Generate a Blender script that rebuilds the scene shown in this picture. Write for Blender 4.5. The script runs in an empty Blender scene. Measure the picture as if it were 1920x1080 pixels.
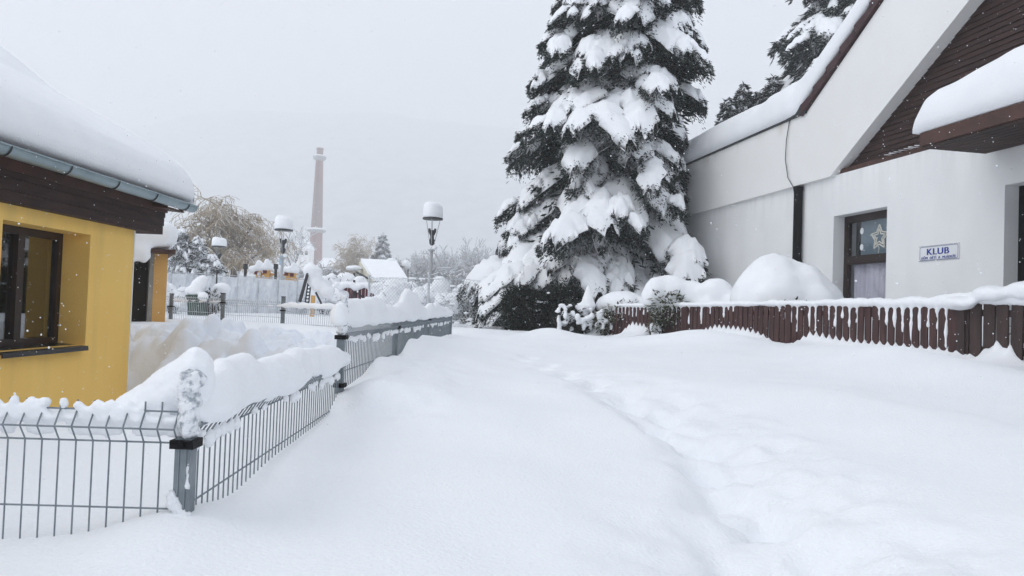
import bpy, math, random
import numpy as np
from mathutils import Vector, Matrix
random.seed(7)
SC = bpy.context.scene
COL = SC.collection
PI = math.pi
T = bpy.data.objects

# ------------------------------------------------------------------ camera (also used to survey real positions)
F, W, H = 1400.0, 1920.0, 1080.0
EYE = np.array([0, 0, 1.5])
PITCH, ROLL = math.radians(1.6), math.radians(2.0)
CAMM = Matrix.Rotation(PI/2 + PITCH, 3, 'X') @ Matrix.Rotation(ROLL, 3, 'Z')
_M = np.array(CAMM)
def at(u, y, Y):
    d = _M @ np.array([(u-W/2)/F, (H/2-y)/F, -1.0])
    return EYE + d*(Y/d[1])
cam = bpy.data.cameras.new('camera'); cam.sensor_width = 36; cam.lens = 36*F/W
cam.clip_end = 5000; cam.clip_start = 0.05
co = T.new('camera', cam); COL.objects.link(co)
co.matrix_world = Matrix.Translation(Vector(EYE)) @ CAMM.to_4x4()
SC.camera = co

# ------------------------------------------------------------------ noise
def _hash(i, j, k, seed):
    h = (i*374761393 + j*668265263 + k*2147483647 + seed*974711) & 0xffffffff
    h = ((h ^ (h >> 13))*1274126177) & 0xffffffff
    h = ((h ^ (h >> 16))*2246822519) & 0xffffffff
    return ((h ^ (h >> 15)) & 0xffff)/65535.0
def vnoise(p, scale=1.0, seed=0):
    q = np.asarray(p, float)*scale
    f = np.floor(q); t = q-f; t = t*t*(3-2*t); f = f.astype(np.int64)
    r = 0
    for a in (0, 1):
        for b in (0, 1):
            for c in (0, 1):
                w = (t[..., 0] if a else 1-t[..., 0])*(t[..., 1] if b else 1-t[..., 1])*(t[..., 2] if c else 1-t[..., 2])
                r = r + w*_hash(f[..., 0]+a, f[..., 1]+b, f[..., 2]+c, seed)
    return r*2-1
def fbm(p, scale=1.0, seed=0, oct=3):
    r = 0; a = 1.0
    for o in range(oct):
        r = r + a*vnoise(p, scale*2**o, seed+o*17); a *= .5
    return r
def sstep(a, b, x):
    t = np.clip((x-a)/(b-a), 0, 1); return t*t*(3-2*t)

# ------------------------------------------------------------------ materials
MATS = {}
def mat(name, color, rough=.7, var=.12, scale=6.0, bump=0.0, bscale=40.0, metal=0.0, spec=.4, snow=0.0, color2=None,
        stretch=(1, 1, 1), snow_lo=.35, snow_hi=.75, lo=.3, hi=.7):
    m = bpy.data.materials.new(name); m.use_nodes = True; MATS[name] = m
    nt = m.node_tree; N = nt.nodes; L = nt.links; b = N['Principled BSDF']
    b.inputs['Roughness'].default_value = rough; b.inputs['Metallic'].default_value = metal
    b.inputs['Specular IOR Level'].default_value = spec
    tc = N.new('ShaderNodeTexCoord'); mp = N.new('ShaderNodeMapping'); mp.inputs['Scale'].default_value = stretch
    L.new(tc.outputs['Object'], mp.inputs['Vector'])
    nz = N.new('ShaderNodeTexNoise'); nz.inputs['Scale'].default_value = scale; nz.inputs['Detail'].default_value = 5
    L.new(mp.outputs['Vector'], nz.inputs['Vector'])
    mx = N.new('ShaderNodeMix'); mx.data_type = 'RGBA'
    c = np.array(color); c2 = np.array(color2) if color2 else np.clip(c*(1+var*1.6), 0, 1)
    c1 = c if color2 else c*(1-var*1.6)
    mx.inputs['A'].default_value = (*c1, 1); mx.inputs['B'].default_value = (*c2, 1)
    rmp = N.new('ShaderNodeMapRange'); rmp.inputs['From Min'].default_value = lo; rmp.inputs['From Max'].default_value = hi
    L.new(nz.outputs['Fac'], rmp.inputs['Value']); L.new(rmp.outputs['Result'], mx.inputs['Factor'])
    out = mx.outputs['Result']
    m['mix'] = mx.name
    if snow > 0:      # snow lying on the upward faces
        ge = N.new('ShaderNodeNewGeometry'); sx = N.new('ShaderNodeSeparateXYZ'); L.new(ge.outputs['Normal'], sx.inputs['Vector'])
        n2 = N.new('ShaderNodeTexNoise'); n2.inputs['Scale'].default_value = 9; L.new(tc.outputs['Object'], n2.inputs['Vector'])
        ad = N.new('ShaderNodeMath'); ad.operation = 'MULTIPLY_ADD'; ad.inputs[1].default_value = .9; L.new(n2.outputs['Fac'], ad.inputs[0])
        sb = N.new('ShaderNodeMath'); sb.operation = 'SUBTRACT'; sb.inputs[1].default_value = .45; L.new(sx.outputs['Z'], sb.inputs[0])
        L.new(sb.outputs[0], ad.inputs[2])
        r2 = N.new('ShaderNodeMapRange'); r2.inputs['From Min'].default_value = snow_lo; r2.inputs['From Max'].default_value = snow_hi
        r2.inputs['To Max'].default_value = snow
        L.new(ad.outputs[0], r2.inputs['Value'])
        m2 = N.new('ShaderNodeMix'); m2.data_type = 'RGBA'; m2.inputs['B'].default_value = (.84, .86, .89, 1)
        L.new(out, m2.inputs['A']); L.new(r2.outputs['Result'], m2.inputs['Factor']); out = m2.outputs['Result']
    L.new(out, b.inputs['Base Color'])
    if bump > 0:
        n3 = N.new('ShaderNodeTexNoise'); n3.inputs['Scale'].default_value = bscale; n3.inputs['Detail'].default_value = 6
        L.new(mp.outputs['Vector'], n3.inputs['Vector'])
        bp = N.new('ShaderNodeBump'); bp.inputs['Strength'].default_value = bump; bp.inputs['Distance'].default_value = .02
        L.new(n3.outputs['Fac'], bp.inputs['Height']); L.new(bp.outputs['Normal'], b.inputs['Normal'])
    return m
SNOW = mat('snow', (.89, .91, .94), .65, color2=(.93, .945, .965), scale=3, bump=.25, bscale=55, spec=.25)
RIME = mat('rimed_steel', (.34, .38, .42), .8, color2=(.89, .91, .94), scale=45, lo=.34, hi=.52, bump=.8, bscale=60, spec=.2)
GSNOW = mat('ground_snow', (.88, .905, .94), .65, color2=(.91, .93, .955), scale=1.2, bump=.4, bscale=70, spec=.25)
DIRTY = mat('shovelled_snow', (.82, .86, .925), .75, color2=(.88, .91, .96), scale=1.6, bump=.5, bscale=14, spec=.2)
FROST = mat('frosted_snow', (.80, .83, .87), .8, color2=(.89, .91, .94), scale=22, bump=.8, bscale=60, spec=.2)
NEEDLE = mat('spruce_needles', (.010, .019, .016), .7, color2=(.024, .040, .031), scale=5, snow=.7, spec=.15, snow_lo=.52, snow_hi=.9)
NEEDLE_C = mat('dusted_needles', (.014, .024, .022), .7, color2=(.03, .045, .038), scale=5, snow=.85, spec=.15, snow_lo=.25, snow_hi=.65)
NEEDLE_B = mat('snowy_needles', (.03, .045, .045), .65, color2=(.06, .08, .08), scale=5, snow=.95, spec=.2, snow_lo=-.35, snow_hi=.15)
YEW = mat('dark_leaves', (.007, .013, .009), .6, color2=(.022, .034, .02), scale=5, snow=.35, spec=.2, snow_lo=.72, snow_hi=1.05)
LEAF = mat('shrub_leaves', (.03, .045, .02), .5, color2=(.09, .10, .04), scale=9, snow=.85, spec=.3, snow_lo=.45, snow_hi=.8)
BARK = mat('bark', (.05, .04, .035), .9, var=.3, scale=20, bump=.5)
WILLOW = mat('willow_twigs', (.36, .29, .20), .85, var=.2, scale=4, snow=.8, snow_lo=.42, snow_hi=.75)
FROSTTWIG = mat('frosted_twigs', (.26, .26, .26), .85, color2=(.62, .63, .65), scale=3, snow=.9, snow_lo=.2, snow_hi=.6)
def wall_mat(name, color, color2, scale):
    return mat(name, color, .9, color2=color2, scale=scale, bump=.25, bscale=130, spec=.15)
YELLOW = wall_mat('yellow_render', (.90, .58, .165), (.93, .625, .195), 1.1)
WHITE = wall_mat('white_render', (.81, .82, .825), (.87, .875, .875), 1.0)
CREAM = wall_mat('parapet_render', (.82, .82, .805), (.86, .86, .855), .9)
# rust coloured run-off stains below the metal edge of the parapet
def add_stain(m, ztop, col=(.42, .30, .17, 1), depth=.28, amt=.55, lim=True, sc=1.7, zs=.12, lo=.47):
    nt = m.node_tree; N = nt.nodes; L = nt.links; b = N['Principled BSDF']
    src = b.inputs['Base Color'].links[0].from_socket
    tc = N.new('ShaderNodeTexCoord'); sx = N.new('ShaderNodeSeparateXYZ'); L.new(tc.outputs['Object'], sx.inputs['Vector'])
    mr = N.new('ShaderNodeMapRange'); mr.inputs['From Min'].default_value = ztop-depth; mr.inputs['From Max'].default_value = ztop+.06; mr.inputs['To Max'].default_value = amt
    gt = N.new('ShaderNodeMath'); gt.operation = 'LESS_THAN'; gt.operation = 'GREATER_THAN'; gt.inputs[1].default_value = 13.4 if lim else -999; L.new(sx.outputs['Y'], gt.inputs[0])
    gm = N.new('ShaderNodeMath'); gm.operation = 'MULTIPLY'; L.new(gt.outputs[0], gm.inputs[1])
    L.new(sx.outputs['Z'], mr.inputs['Value'])
    mp = N.new('ShaderNodeMapping'); mp.inputs['Scale'].default_value = (1, 1, zs); L.new(tc.outputs['Object'], mp.inputs['Vector'])
    nz = N.new('ShaderNodeTexNoise'); nz.inputs['Scale'].default_value = sc; nz.inputs['Detail'].default_value = 4; L.new(mp.outputs['Vector'], nz.inputs['Vector'])
    m2 = N.new('ShaderNodeMapRange'); m2.inputs['From Min'].default_value = lo; m2.inputs['From Max'].default_value = .72; L.new(nz.outputs['Fac'], m2.inputs['Value'])
    mu = N.new('ShaderNodeMath'); mu.operation = 'MULTIPLY'; L.new(mr.outputs['Result'], gm.inputs[0]); L.new(gm.outputs[0], mu.inputs[0]); L.new(m2.outputs['Result'], mu.inputs[1])
    mx = N.new('ShaderNodeMix'); mx.data_type = 'RGBA'; mx.inputs['B'].default_value = col
    L.new(mu.outputs[0], mx.inputs['Factor']); L.new(src, mx.inputs['A']); L.new(mx.outputs['Result'], b.inputs['Base Color'])
add_stain(CREAM, 5.1)
add_stain(WHITE, 3.88, (.45, .45, .44, 1), .5, .25, False, 7, .08, .42)
add_stain(WHITE, 3.4, (.60, .61, .61, 1), 3, .2, False, 2.2, .3, .45)
add_stain(YELLOW, 1.0, (.50, .36, .15, 1), .7, .30, False, 4, .1, .45)
WOODDK = mat('dark_stained_boards', (.024, .012, .011), .75, color2=(.050, .024, .020), scale=3, bump=.3, bscale=25, stretch=(1, 1, 8))
WOODRD = mat('brown_fascia_paint', (.055, .026, .020), .6, color2=(.085, .038, .028), scale=5, bump=.2, bscale=30)
PICKET = mat('picket_paint', (.038, .018, .018), .75, color2=(.090, .042, .038), scale=5.5, bump=.35, bscale=45, stretch=(3, 3, .5))
PICKETD = mat('gate_paint', (.034, .022, .021), .75, color2=(.060, .036, .032), scale=3.5, bump=.35, bscale=45, stretch=(3, 3, .5))
FRAME = mat('brown_window_frame', (.024, .012, .010), .4, var=.2, scale=8, bump=.05)
BLACKP = mat('black_plastic', (.006, .006, .007), .6, var=.2, scale=20, spec=.15)
GALV = mat('galvanised_steel', (.15, .18, .20), .45, color2=(.24, .27, .29), scale=14, metal=.35, bump=.1, bscale=60)
WIRE = mat('grey_coated_wire', (.15, .18, .205), .5, color2=(.24, .27, .295), scale=20, metal=.2)
GWIRE = mat('frosted_wire', (.42, .44, .46), .7, color2=(.66, .69, .72), scale=9)
GUTTER = mat('zinc_gutter', (.22, .29, .32), .38, color2=(.30, .37, .40), scale=4, metal=.5, bump=.05)
SILL = mat('dark_sill', (.012, .012, .013), .3, var=.3, scale=9)
BRICK = mat('chimney_brick', (.16, .050, .036), .9, color2=(.22, .075, .055), scale=.15)
BRICKG = mat('chimney_sooty_brick', (.155, .088, .075), .9, color2=(.20, .11, .095), scale=.3)
CONC = mat('concrete', (.30, .30, .30), .9, var=.15, scale=3)
ORANGE = mat('ochre_paint', (.58, .31, .09), .8, color2=(.66, .39, .13), scale=2, bump=.2)
GREYPL = mat('bare_plaster', (.22, .21, .19), .95, color2=(.32, .31, .29), scale=3, bump=.4, bscale=30)
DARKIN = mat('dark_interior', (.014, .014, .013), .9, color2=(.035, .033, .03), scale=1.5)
GREEN = mat('green_plastic', (.018, .06, .045), .5, var=.15)
MAROON = mat('maroon_boards', (.10, .022, .028), .7, color2=(.14, .032, .038), scale=4)
SIGNW = mat('sign_enamel', (.76, .78, .80), .3, var=.02)
BLUE = mat('sign_blue', (.022, .045, .30), .4, var=.03)
LINE = mat('sign_line', (.18, .20, .30), .5, var=.03)
CURT = mat('net_curtain', (.50, .47, .54), .9, color2=(.62, .59, .66), scale=5, stretch=(3, 3, .2))
SHADE = mat('blue_grey_blind', (.20, .265, .31), .9, color2=(.25, .32, .36), scale=2)
TUBEW = mat('white_light_tube', (.62, .60, .52), .4, color2=(.78, .77, .70), scale=60)
POLE = mat('lamp_pole_paint', (.36, .37, .38), .5, color2=(.46, .47, .48), scale=5)
LAMPDK = mat('lamp_head_dark', (.03, .033, .036), .4, var=.2)
HILLM = mat('hillside_forest', (.20, .22, .23), .95, color2=(.46, .48, .50), scale=.035)
TILE = mat('brown_roof_tile', (.040, .017, .020), .55, color2=(.065, .028, .030), scale=6)
METALG = mat('dark_flashing', (.03, .038, .04), .5, var=.2)
PLATE = mat('pale_blue_plate', (.35, .50, .62), .5, var=.1)
def glass_mat(name, tint, ior, frac):
    m = bpy.data.materials.new(name); m.use_nodes = True; N = m.node_tree.nodes; L = m.node_tree.links
    for n in list(N): N.remove(n)
    o = N.new('ShaderNodeOutputMaterial'); tr = N.new('ShaderNodeBsdfTransparent'); tr.inputs['Color'].default_value = (*tint, 1)
    gl = N.new('ShaderNodeBsdfGlossy'); gl.inputs['Roughness'].default_value = .015; gl.inputs['Color'].default_value = (.95, .97, 1, 1)
    lw = N.new('ShaderNodeLayerWeight'); lw.inputs['Blend'].default_value = .5
    pw = N.new('ShaderNodeMath'); pw.operation = 'POWER'; pw.inputs[1].default_value = 3; L.new(lw.outputs['Facing'], pw.inputs[0])
    fr = N.new('ShaderNodeMath'); fr.operation = 'MULTIPLY_ADD'; fr.inputs[1].default_value = ior; fr.inputs[2].default_value = frac; L.new(pw.outputs[0], fr.inputs[0])
    nz = N.new('ShaderNodeTexNoise'); nz.inputs['Scale'].default_value = 1.4; bp = N.new('ShaderNodeBump'); bp.inputs['Strength'].default_value = .02
    L.new(nz.outputs['Fac'], bp.inputs['Height']); L.new(bp.outputs['Normal'], gl.inputs['Normal'])
    mx = N.new('ShaderNodeMixShader'); L.new(fr.outputs[0], mx.inputs[0]); L.new(tr.outputs[0], mx.inputs[1]); L.new(gl.outputs[0], mx.inputs[2])
    L.new(mx.outputs[0], o.inputs['Surface']); return m
GLASS = glass_mat('window_glass', (.80, .83, .83), .85, .10)
GLASS2 = glass_mat('clear_window_glass', (.96, .97, .98), .30, .02)

# ------------------------------------------------------------------ mesh building
class MB:
    def __init__(s): s.v = []; s.f = []
    def add(s, vs, fs):
        o = len(s.v); s.v += [tuple(float(c) for c in p) for p in vs]; s.f += [tuple(i+o for i in f) for f in fs]; return s
    def hexa(s, a, b):     # two quads -> closed box
        n = len(a)
        fs = [tuple(range(n))[::-1], tuple(range(n, 2*n))]
        fs += [(i, (i+1) % n, n+(i+1) % n, n+i) for i in range(n)]
        return s.add(list(a)+list(b), fs)
    def box(s, x0, x1, y0, y1, z0, z1, fr=None):
        a = [(x0, y0, z0), (x1, y0, z0), (x1, y1, z0), (x0, y1, z0)]; b = [(x, y, z1) for x, y, _ in a]
        if fr is not None: a = [fr(*p) for p in a]; b = [fr(*p) for p in b]
        return s.hexa(a, b)
    def tube(s, p0, p1, r0, r1=None, n=6, cap=True):
        r1 = r0 if r1 is None else r1
        p0 = np.array(p0, float); p1 = np.array(p1, float); d = p1-p0; L = np.linalg.norm(d)
        if L < 1e-9: return s
        d /= L; a = np.array([0, 0, 1.]) if abs(d[2]) < .9 else np.array([1., 0, 0])
        e = np.cross(d, a); e /= np.linalg.norm(e); g = np.cross(d, e)
        ring = [e*math.cos(2*PI*i/n)+g*math.sin(2*PI*i/n) for i in range(n)]
        fs = [(i, (i+1) % n, n+(i+1) % n, n+i) for i in range(n)]
        if cap: fs += [tuple(range(n))[::-1], tuple(range(n, 2*n))]
        return s.add([p0+r0*q for q in ring]+[p1+r1*q for q in ring], fs)
    def path(s, pts, r, n=5):
        rs = r if hasattr(r, '__len__') else [r]*len(pts)
        for i in range(len(pts)-1): s.tube(pts[i], pts[i+1], rs[i], rs[i+1], n)
        return s
    def lathe(s, c, prof, n=20):
        vs = []; fs = []
        for r, z in prof:
            vs += [(c[0]+r*math.cos(2*PI*i/n), c[1]+r*math.sin(2*PI*i/n), c[2]+z) for i in range(n)]
        for k in range(len(prof)-1):
            fs += [(k*n+i, k*n+(i+1) % n, (k+1)*n+(i+1) % n, (k+1)*n+i) for i in range(n)]
        fs += [tuple(range(n))[::-1], tuple(range((len(prof)-1)*n, len(prof)*n))]
        return s.add(vs, fs)
    def grid(s, P, close_u=False):
        nu, nv = P.shape[:2]; vs = P.reshape(-1, 3)
        fs = [(i*nv+j, i*nv+j+1, (i+1) % nu*nv+j+1, (i+1) % nu*nv+j) for i in range(nu if close_u else nu-1) for j in range(nv-1)]
        return s.add(vs, fs)
def link(name, me, m, parent=None, smooth=False):
    if smooth: me.polygons.foreach_set('use_smooth', [True]*len(me.polygons))
    me.materials.clear(); me.materials.append(m)
    o = T.new(name, me); COL.objects.link(o)
    if parent is not None:
        o.parent = parent
        base = parent
        while base.parent is not None: base = base.parent
        o.matrix_parent_inverse = parent['_mw_inv'] and Matrix([parent['_mw_inv'][i*4:i*4+4] for i in range(4)]) if '_mw_inv' in parent else Matrix.Identity(4)
    return o
def obj(name, mb, m, parent=None, smooth=False):
    me = bpy.data.meshes.new(name)
    if isinstance(mb, MB): me.from_pydata(mb.v, [], mb.f)
    else:
        V, Fa = mb; Fa = np.asarray(Fa); k = Fa.shape[1]
        me.vertices.add(len(V)); me.vertices.foreach_set('co', np.asarray(V, np.float32).ravel())
        me.loops.add(Fa.size); me.loops.foreach_set('vertex_index', Fa.astype(np.int32).ravel())
        me.polygons.add(len(Fa)); me.polygons.foreach_set('loop_start', np.arange(0, Fa.size, k, dtype=np.int32))
        me.update(calc_edges=True)
    me.validate(); me.update()
    return link(name, me, m, parent, smooth)
def thing(name, label, cat, loc=(0, 0, 0), group=None):
    o = T.new(name, None); COL.objects.link(o); o.empty_display_size = .2
    loc = Vector([float(c) for c in loc]); o.location = loc
    o['label'] = label; o['category'] = cat
    inv = Matrix.Translation(-loc); o['_mw_inv'] = [inv[i][j] for i in range(4) for j in range(4)]
    if group: o['group'] = group
    return o
def tag(o, label, cat, group=None):
    o['label'] = label; o['category'] = cat
    if group: o['group'] = group
    return o
def structure(o): o['kind'] = 'structure'; return o
def dup(root, loc, label=None, rot=0.0, scale=1.0):
    r = root.copy(); COL.objects.link(r); r.location = loc; r.rotation_euler = (0, 0, rot); r.scale = (scale,)*3
    if label: r['label'] = label
    for ch in list(root.children):
        c = ch.copy(); COL.objects.link(c); c.parent = r; c.matrix_parent_inverse = ch.matrix_parent_inverse.copy()
        for g in list(ch.children):
            d = g.copy(); COL.objects.link(d); d.parent = c; d.matrix_parent_inverse = g.matrix_parent_inverse.copy()
    return r
# merged, voxel-remeshed, smoothed snow from overlapping ellipsoids
_ico = {}
def ico(sub=2):
    if sub not in _ico:
        import bmesh
        bm = bmesh.new(); bmesh.ops.create_icosphere(bm, subdivisions=sub, radius=1)
        _ico[sub] = (np.array([v.co[:] for v in bm.verts]), np.array([[v.index for v in f.verts] for f in bm.faces])); bm.free()
    return _ico[sub]
def blob_snow(name, ells, voxel, m, parent=None, smooth=6, noise=.02, nscale=4.0, seed=1, clampz=None, fac=.6):
    V0, F0 = ico(2); Vs = []; Fs = []; o = 0
    for c, r in ells:
        Vs.append(V0*np.array(r)+np.array(c)); Fs.append(F0+o); o += len(V0)
    me = bpy.data.meshes.new('tmp'); V = np.concatenate(Vs); Fa = np.concatenate(Fs)
    me.from_pydata(V.tolist(), [], Fa.tolist()); ob = T.new('tmp', me); COL.objects.link(ob)
    md = ob.modifiers.new('r', 'REMESH'); md.mode = 'VOXEL'; md.voxel_size = voxel
    ms = ob.modifiers.new('s', 'SMOOTH'); ms.iterations = smooth; ms.factor = fac
    dg = bpy.context.evaluated_depsgraph_get()
    me2 = bpy.data.meshes.new_from_object(ob.evaluated_get(dg)); T.remove(ob); bpy.data.meshes.remove(me)
    me2.name = name
    n = len(me2.vertices); P = np.empty(n*3, np.float32); me2.vertices.foreach_get('co', P); P = P.reshape(-1, 3).astype(float)
    Nn = np.empty(n*3, np.float32); me2.vertices.foreach_get('normal', Nn); Nn = Nn.reshape(-1, 3)
    P = P+Nn*(fbm(P, nscale, seed)*noise)[:, None]
    if clampz is not None: P[:, 2] = np.maximum(P[:, 2], clampz)
    me2.vertices.foreach_set('co', P.astype(np.float32).ravel()); me2.update()
    return link(name, me2, m, parent, True)
# many small pointed sprigs (needled shoots or leaves) as one mesh
def sprigs(B, D, Ln, R, flat=False):
    B = np.asarray(B, float); D = np.asarray(D, float); D = D/(np.linalg.norm(D, axis=1)[:, None]+1e-9)
    n = len(B); a = np.where(np.abs(D[:, 2:3]) < .9, np.array([[0, 0, 1.]]), np.array([[1., 0, 0]]))
    E = np.cross(D, a); E /= np.linalg.norm(E, axis=1)[:, None]; G = np.cross(D, E)
    ph = np.random.RandomState(n % 997).rand(n)*6.28
    Ln = np.asarray(Ln)[:, None]; R = np.asarray(R)[:, None]
    vs = [B]
    for k in range(3):
        an = (ph+k*2.094)[:, None]
        vs.append(B+D*Ln*.4+(E*np.cos(an)+G*np.sin(an)*(.35 if flat else 1))*R)
    vs.append(B+D*Ln)
    V = np.stack(vs, 1).reshape(-1, 3); o = (np.arange(n)*5)[:, None]
    Fa = np.concatenate([np.array([[0, 2, 1], [0, 3, 2], [0, 1, 3], [4, 1, 2], [4, 2, 3], [4, 3, 1]])[i][None, :]+o for i in range(6)], 0)
    return V, Fa
def join(parts):
    Vs = []; Fs = []; o = 0
    for V, Fa in parts:
        Vs.append(V); Fs.append(np.asarray(Fa)+o); o += len(V)
    return np.concatenate(Vs), np.concatenate(Fs)

# ------------------------------------------------------------------ ground
FENCE = [np.array(p) for p in ((1.54, 14.6), (2.88, 12.2), (3.77, 10.2), (4.80, 8.0), (5.05, 7.25), (5.9, 4.7), (6.6, 2.4))]
def seg_dist(x, y, pts):
    best = np.full(x.shape, 1e9); side = np.zeros(x.shape); par = np.zeros(x.shape); acc = 0
    for a, b in zip(pts[:-1], pts[1:]):
        a = np.array(a[:2]); b = np.array(b[:2]); d = b-a; L = np.linalg.norm(d); d = d/L
        t = np.clip((x-a[0])*d[0]+(y-a[1])*d[1], 0, L)
        qx, qy = a[0]+d[0]*t, a[1]+d[1]*t; dd = np.hypot(x-qx, y-qy)
        sd = (x-a[0])*d[1]-(y-a[1])*d[0]
        m = dd < best; best = np.where(m, dd, best); side = np.where(m, sd, side); par = np.where(m, acc+t, par); acc += L
    return best, side, par
TRACK = [(.80, .6), (.76, 1.4), (.76, 2.04), (.90, 2.7), (1.02, 3.35), (1.03, 4.0), (.90, 5.1), (.50, 6.8), (.05, 8.6)]
def ground_h(x, y):
    x = np.asarray(x, float); y = np.asarray(y, float); P = np.stack([x, y, np.zeros_like(x)], -1)
    h = .735+.305*sstep(1.2, 9.0, y)
    h = h+.10*sstep(.9, 3.2, x)*sstep(1.0, 4, y)*(1-.6*sstep(9, 14, y))
    h = h-.10*np.exp(-(((x-.2)/1.1)**2))*sstep(4.5, 8, y)*(1-sstep(10, 15, y))*.6
    # bank along the lane side of the wire fence
    wv = .25*vnoise(P, .9, 3)
    bank = np.exp(-np.clip((x+.93+wv*.3), 0, 9)**2/.30)*(x > -1.12)
    h = h+bank*sstep(4.35, 4.75, y)*(1-sstep(8.5, 12.5, y))*(.11+.05*vnoise(P, 1.7, 5))
    h = h+.05*np.exp(-((x+.6)/.35)**2-((y-4.6)/.5)**2)
    # drift in front of the picket fence
    d, sd, par = seg_dist(x, y, FENCE)
    front = np.where(sd > 0, d, -d)     # positive on the lane side
    m = sstep(13.8, 12.8, y)
    h = h+m*.11*np.exp(-((front-1.25-.35*np.sin(par*.9))/.45)**2)*(1+.6*np.sin(par*1.7+.8))
    h = h+.16*sstep(.15, -.5, front)*m
    # yard: cleared beside the yellow house
    yard = sstep(-1.7, -2.7, x)*sstep(12.4, 10.6, y)*sstep(-8.5, -7.5, x)*sstep(4.2, 5.8, y)
    h = h*(1-yard)+yard*(.17+.03*vnoise(P, 1.5, 8))
    # long soft swells
    near = 1-sstep(12, 22, y)
    Q = np.stack([x*.9+y*.25, y*.55-x*.2, np.zeros_like(x)], -1)
    h = h+near*.045*fbm(Q, .75, 11, 2)*sstep(1.5, 4, y)+near*.012*fbm(P, 2.2, 21, 2)
    h = h+.05*np.exp(-(((x-2.1)*.8+(y-5.2)*.6)/.4)**2-(((x-2.1)*-.6+(y-5.2)*.8)/1.6)**2)
    h = h-.04*np.exp(-(((x-1.7)*.8+(y-4.2)*.6)/.35)**2-(((x-1.7)*-.6+(y-4.2)*.8)/1.5)**2)
    # trodden track: sharp left lip, crumbled right side, separate foot holes
    d, sd, par = seg_dist(x, y, TRACK)
    wob = .06*fbm(P, 3.2, 31, 3)
    s = sd+wob                               # >0 right of the track
    fade = (1-sstep(3.4, 7.6, par))
    prof = sstep(-.33, -.02, s)*(1-sstep(-.02, .62, s))
    lump = fbm(P, 6.0, 41, 3)
    h = h-prof*fade*(.10+.045*lump)
    step = 0
    acc = 0
    for k, (fx, fy) in enumerate(FOOT):
        g = ((x-fx)/.10)**2+((y-fy)/.15)**2
        step = step+np.exp(-g**1.8)*(.13 if fy < 5.5 else .08)
    h = h-step*(.8+.35*lump)*(1-sstep(7.5, 9.5, y))
    tram = sstep(.15, .5, x)*(1-sstep(1.3, 2.0, x))*(1-sstep(2.5, 3.3, y))
    h = h+tram*.036*fbm(P, 4.6, 51, 4)-.03*tram
    rag = np.exp(-((s-.38)/.28)**2)*fade
    h = h+rag*.022*fbm(P, 7.5, 61, 4)
    # beyond the lane
    h = h+.09*np.exp(-((x+1.02)/.22)**2-((y-2.3)/.3)**2)
    h = h+np.exp(-((x+.66)/.28)**4)*sstep(3.9, 4.5, y)*(1-sstep(6.0, 7.5, y))*(.035*fbm(P, 4.5, 91, 4)+.02*np.abs(vnoise(P, 3.0, 93)))
    far = sstep(15, 45, y)
    h = h+.35*far+.10*far*fbm(P, .08, 71, 2)+sstep(100, 500, y)*2.0
    return h
FOOT = []
def _feet():
    acc = 0; rnd = random.Random(4)
    for a, b in zip(TRACK[:-1], TRACK[1:]):
        a = np.array(a); b = np.array(b); L = np.linalg.norm(b-a); d = (b-a)/L
        n = max(1, int(L/.34))
        for i in range(n):
            acc += 1; p = a+d*(i+.5)*L/n; s = .10 if acc % 2 else -.06
            FOOT.append((p[0]+d[1]*s+rnd.uniform(-.03, .03), p[1]-d[0]*s+rnd.uniform(-.04, .04)))
_feet()
def build_ground():
    xs = np.concatenate([-np.geomspace(3000, 9, 28), np.arange(-8.6, -2.2, .22), np.arange(-2.2, 3.0, .034), np.arange(3.0, 9, .12), np.geomspace(9.3, 3000, 28)])
    ys = np.concatenate([-np.geomspace(300, 2, 10), np.arange(-1.6, 1.2, .2), np.arange(1.2, 7.2, .036), np.arange(7.2, 18, .075), np.geomspace(18.2, 2700, 48)])
    X, Y = np.meshgrid(xs, ys, indexing='ij'); Z = ground_h(X, Y)
    P = np.stack([X, Y, Z], -1)
    nx, ny = X.shape; I = np.arange(nx*ny).reshape(nx, ny)
    Fa = np.stack([I[:-1, :-1], I[1:, :-1], I[1:, 1:], I[:-1, 1:]], -1).reshape(-1, 4)
    structure(obj('snow_ground', (P.reshape(-1, 3), Fa), GSNOW, None, True))
build_ground()
def gz(x, y): return float(ground_h(np.array([x]), np.array([y]))[0])

# distant hillside fading into the falling snow
def build_hill():
    xs = np.linspace(-2000, 2000, 100); ys = np.linspace(620, 1700, 36)
    X, Y = np.meshgrid(xs, ys, indexing='ij'); P = np.stack([X, Y, 0*X], -1)
    ridge = 170+45*fbm(P, .0016, 5, 3)+52*np.exp(-((X-260)/560)**2)
    Z = 3+1.75*ridge*sstep(620, 1650, Y)+8*fbm(P, .014, 9, 3)
    P = np.stack([X, Y, Z], -1); mb = MB(); mb.grid(P)
    structure(obj('hillside', mb, HILLM, None, True))
build_hill()

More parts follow.
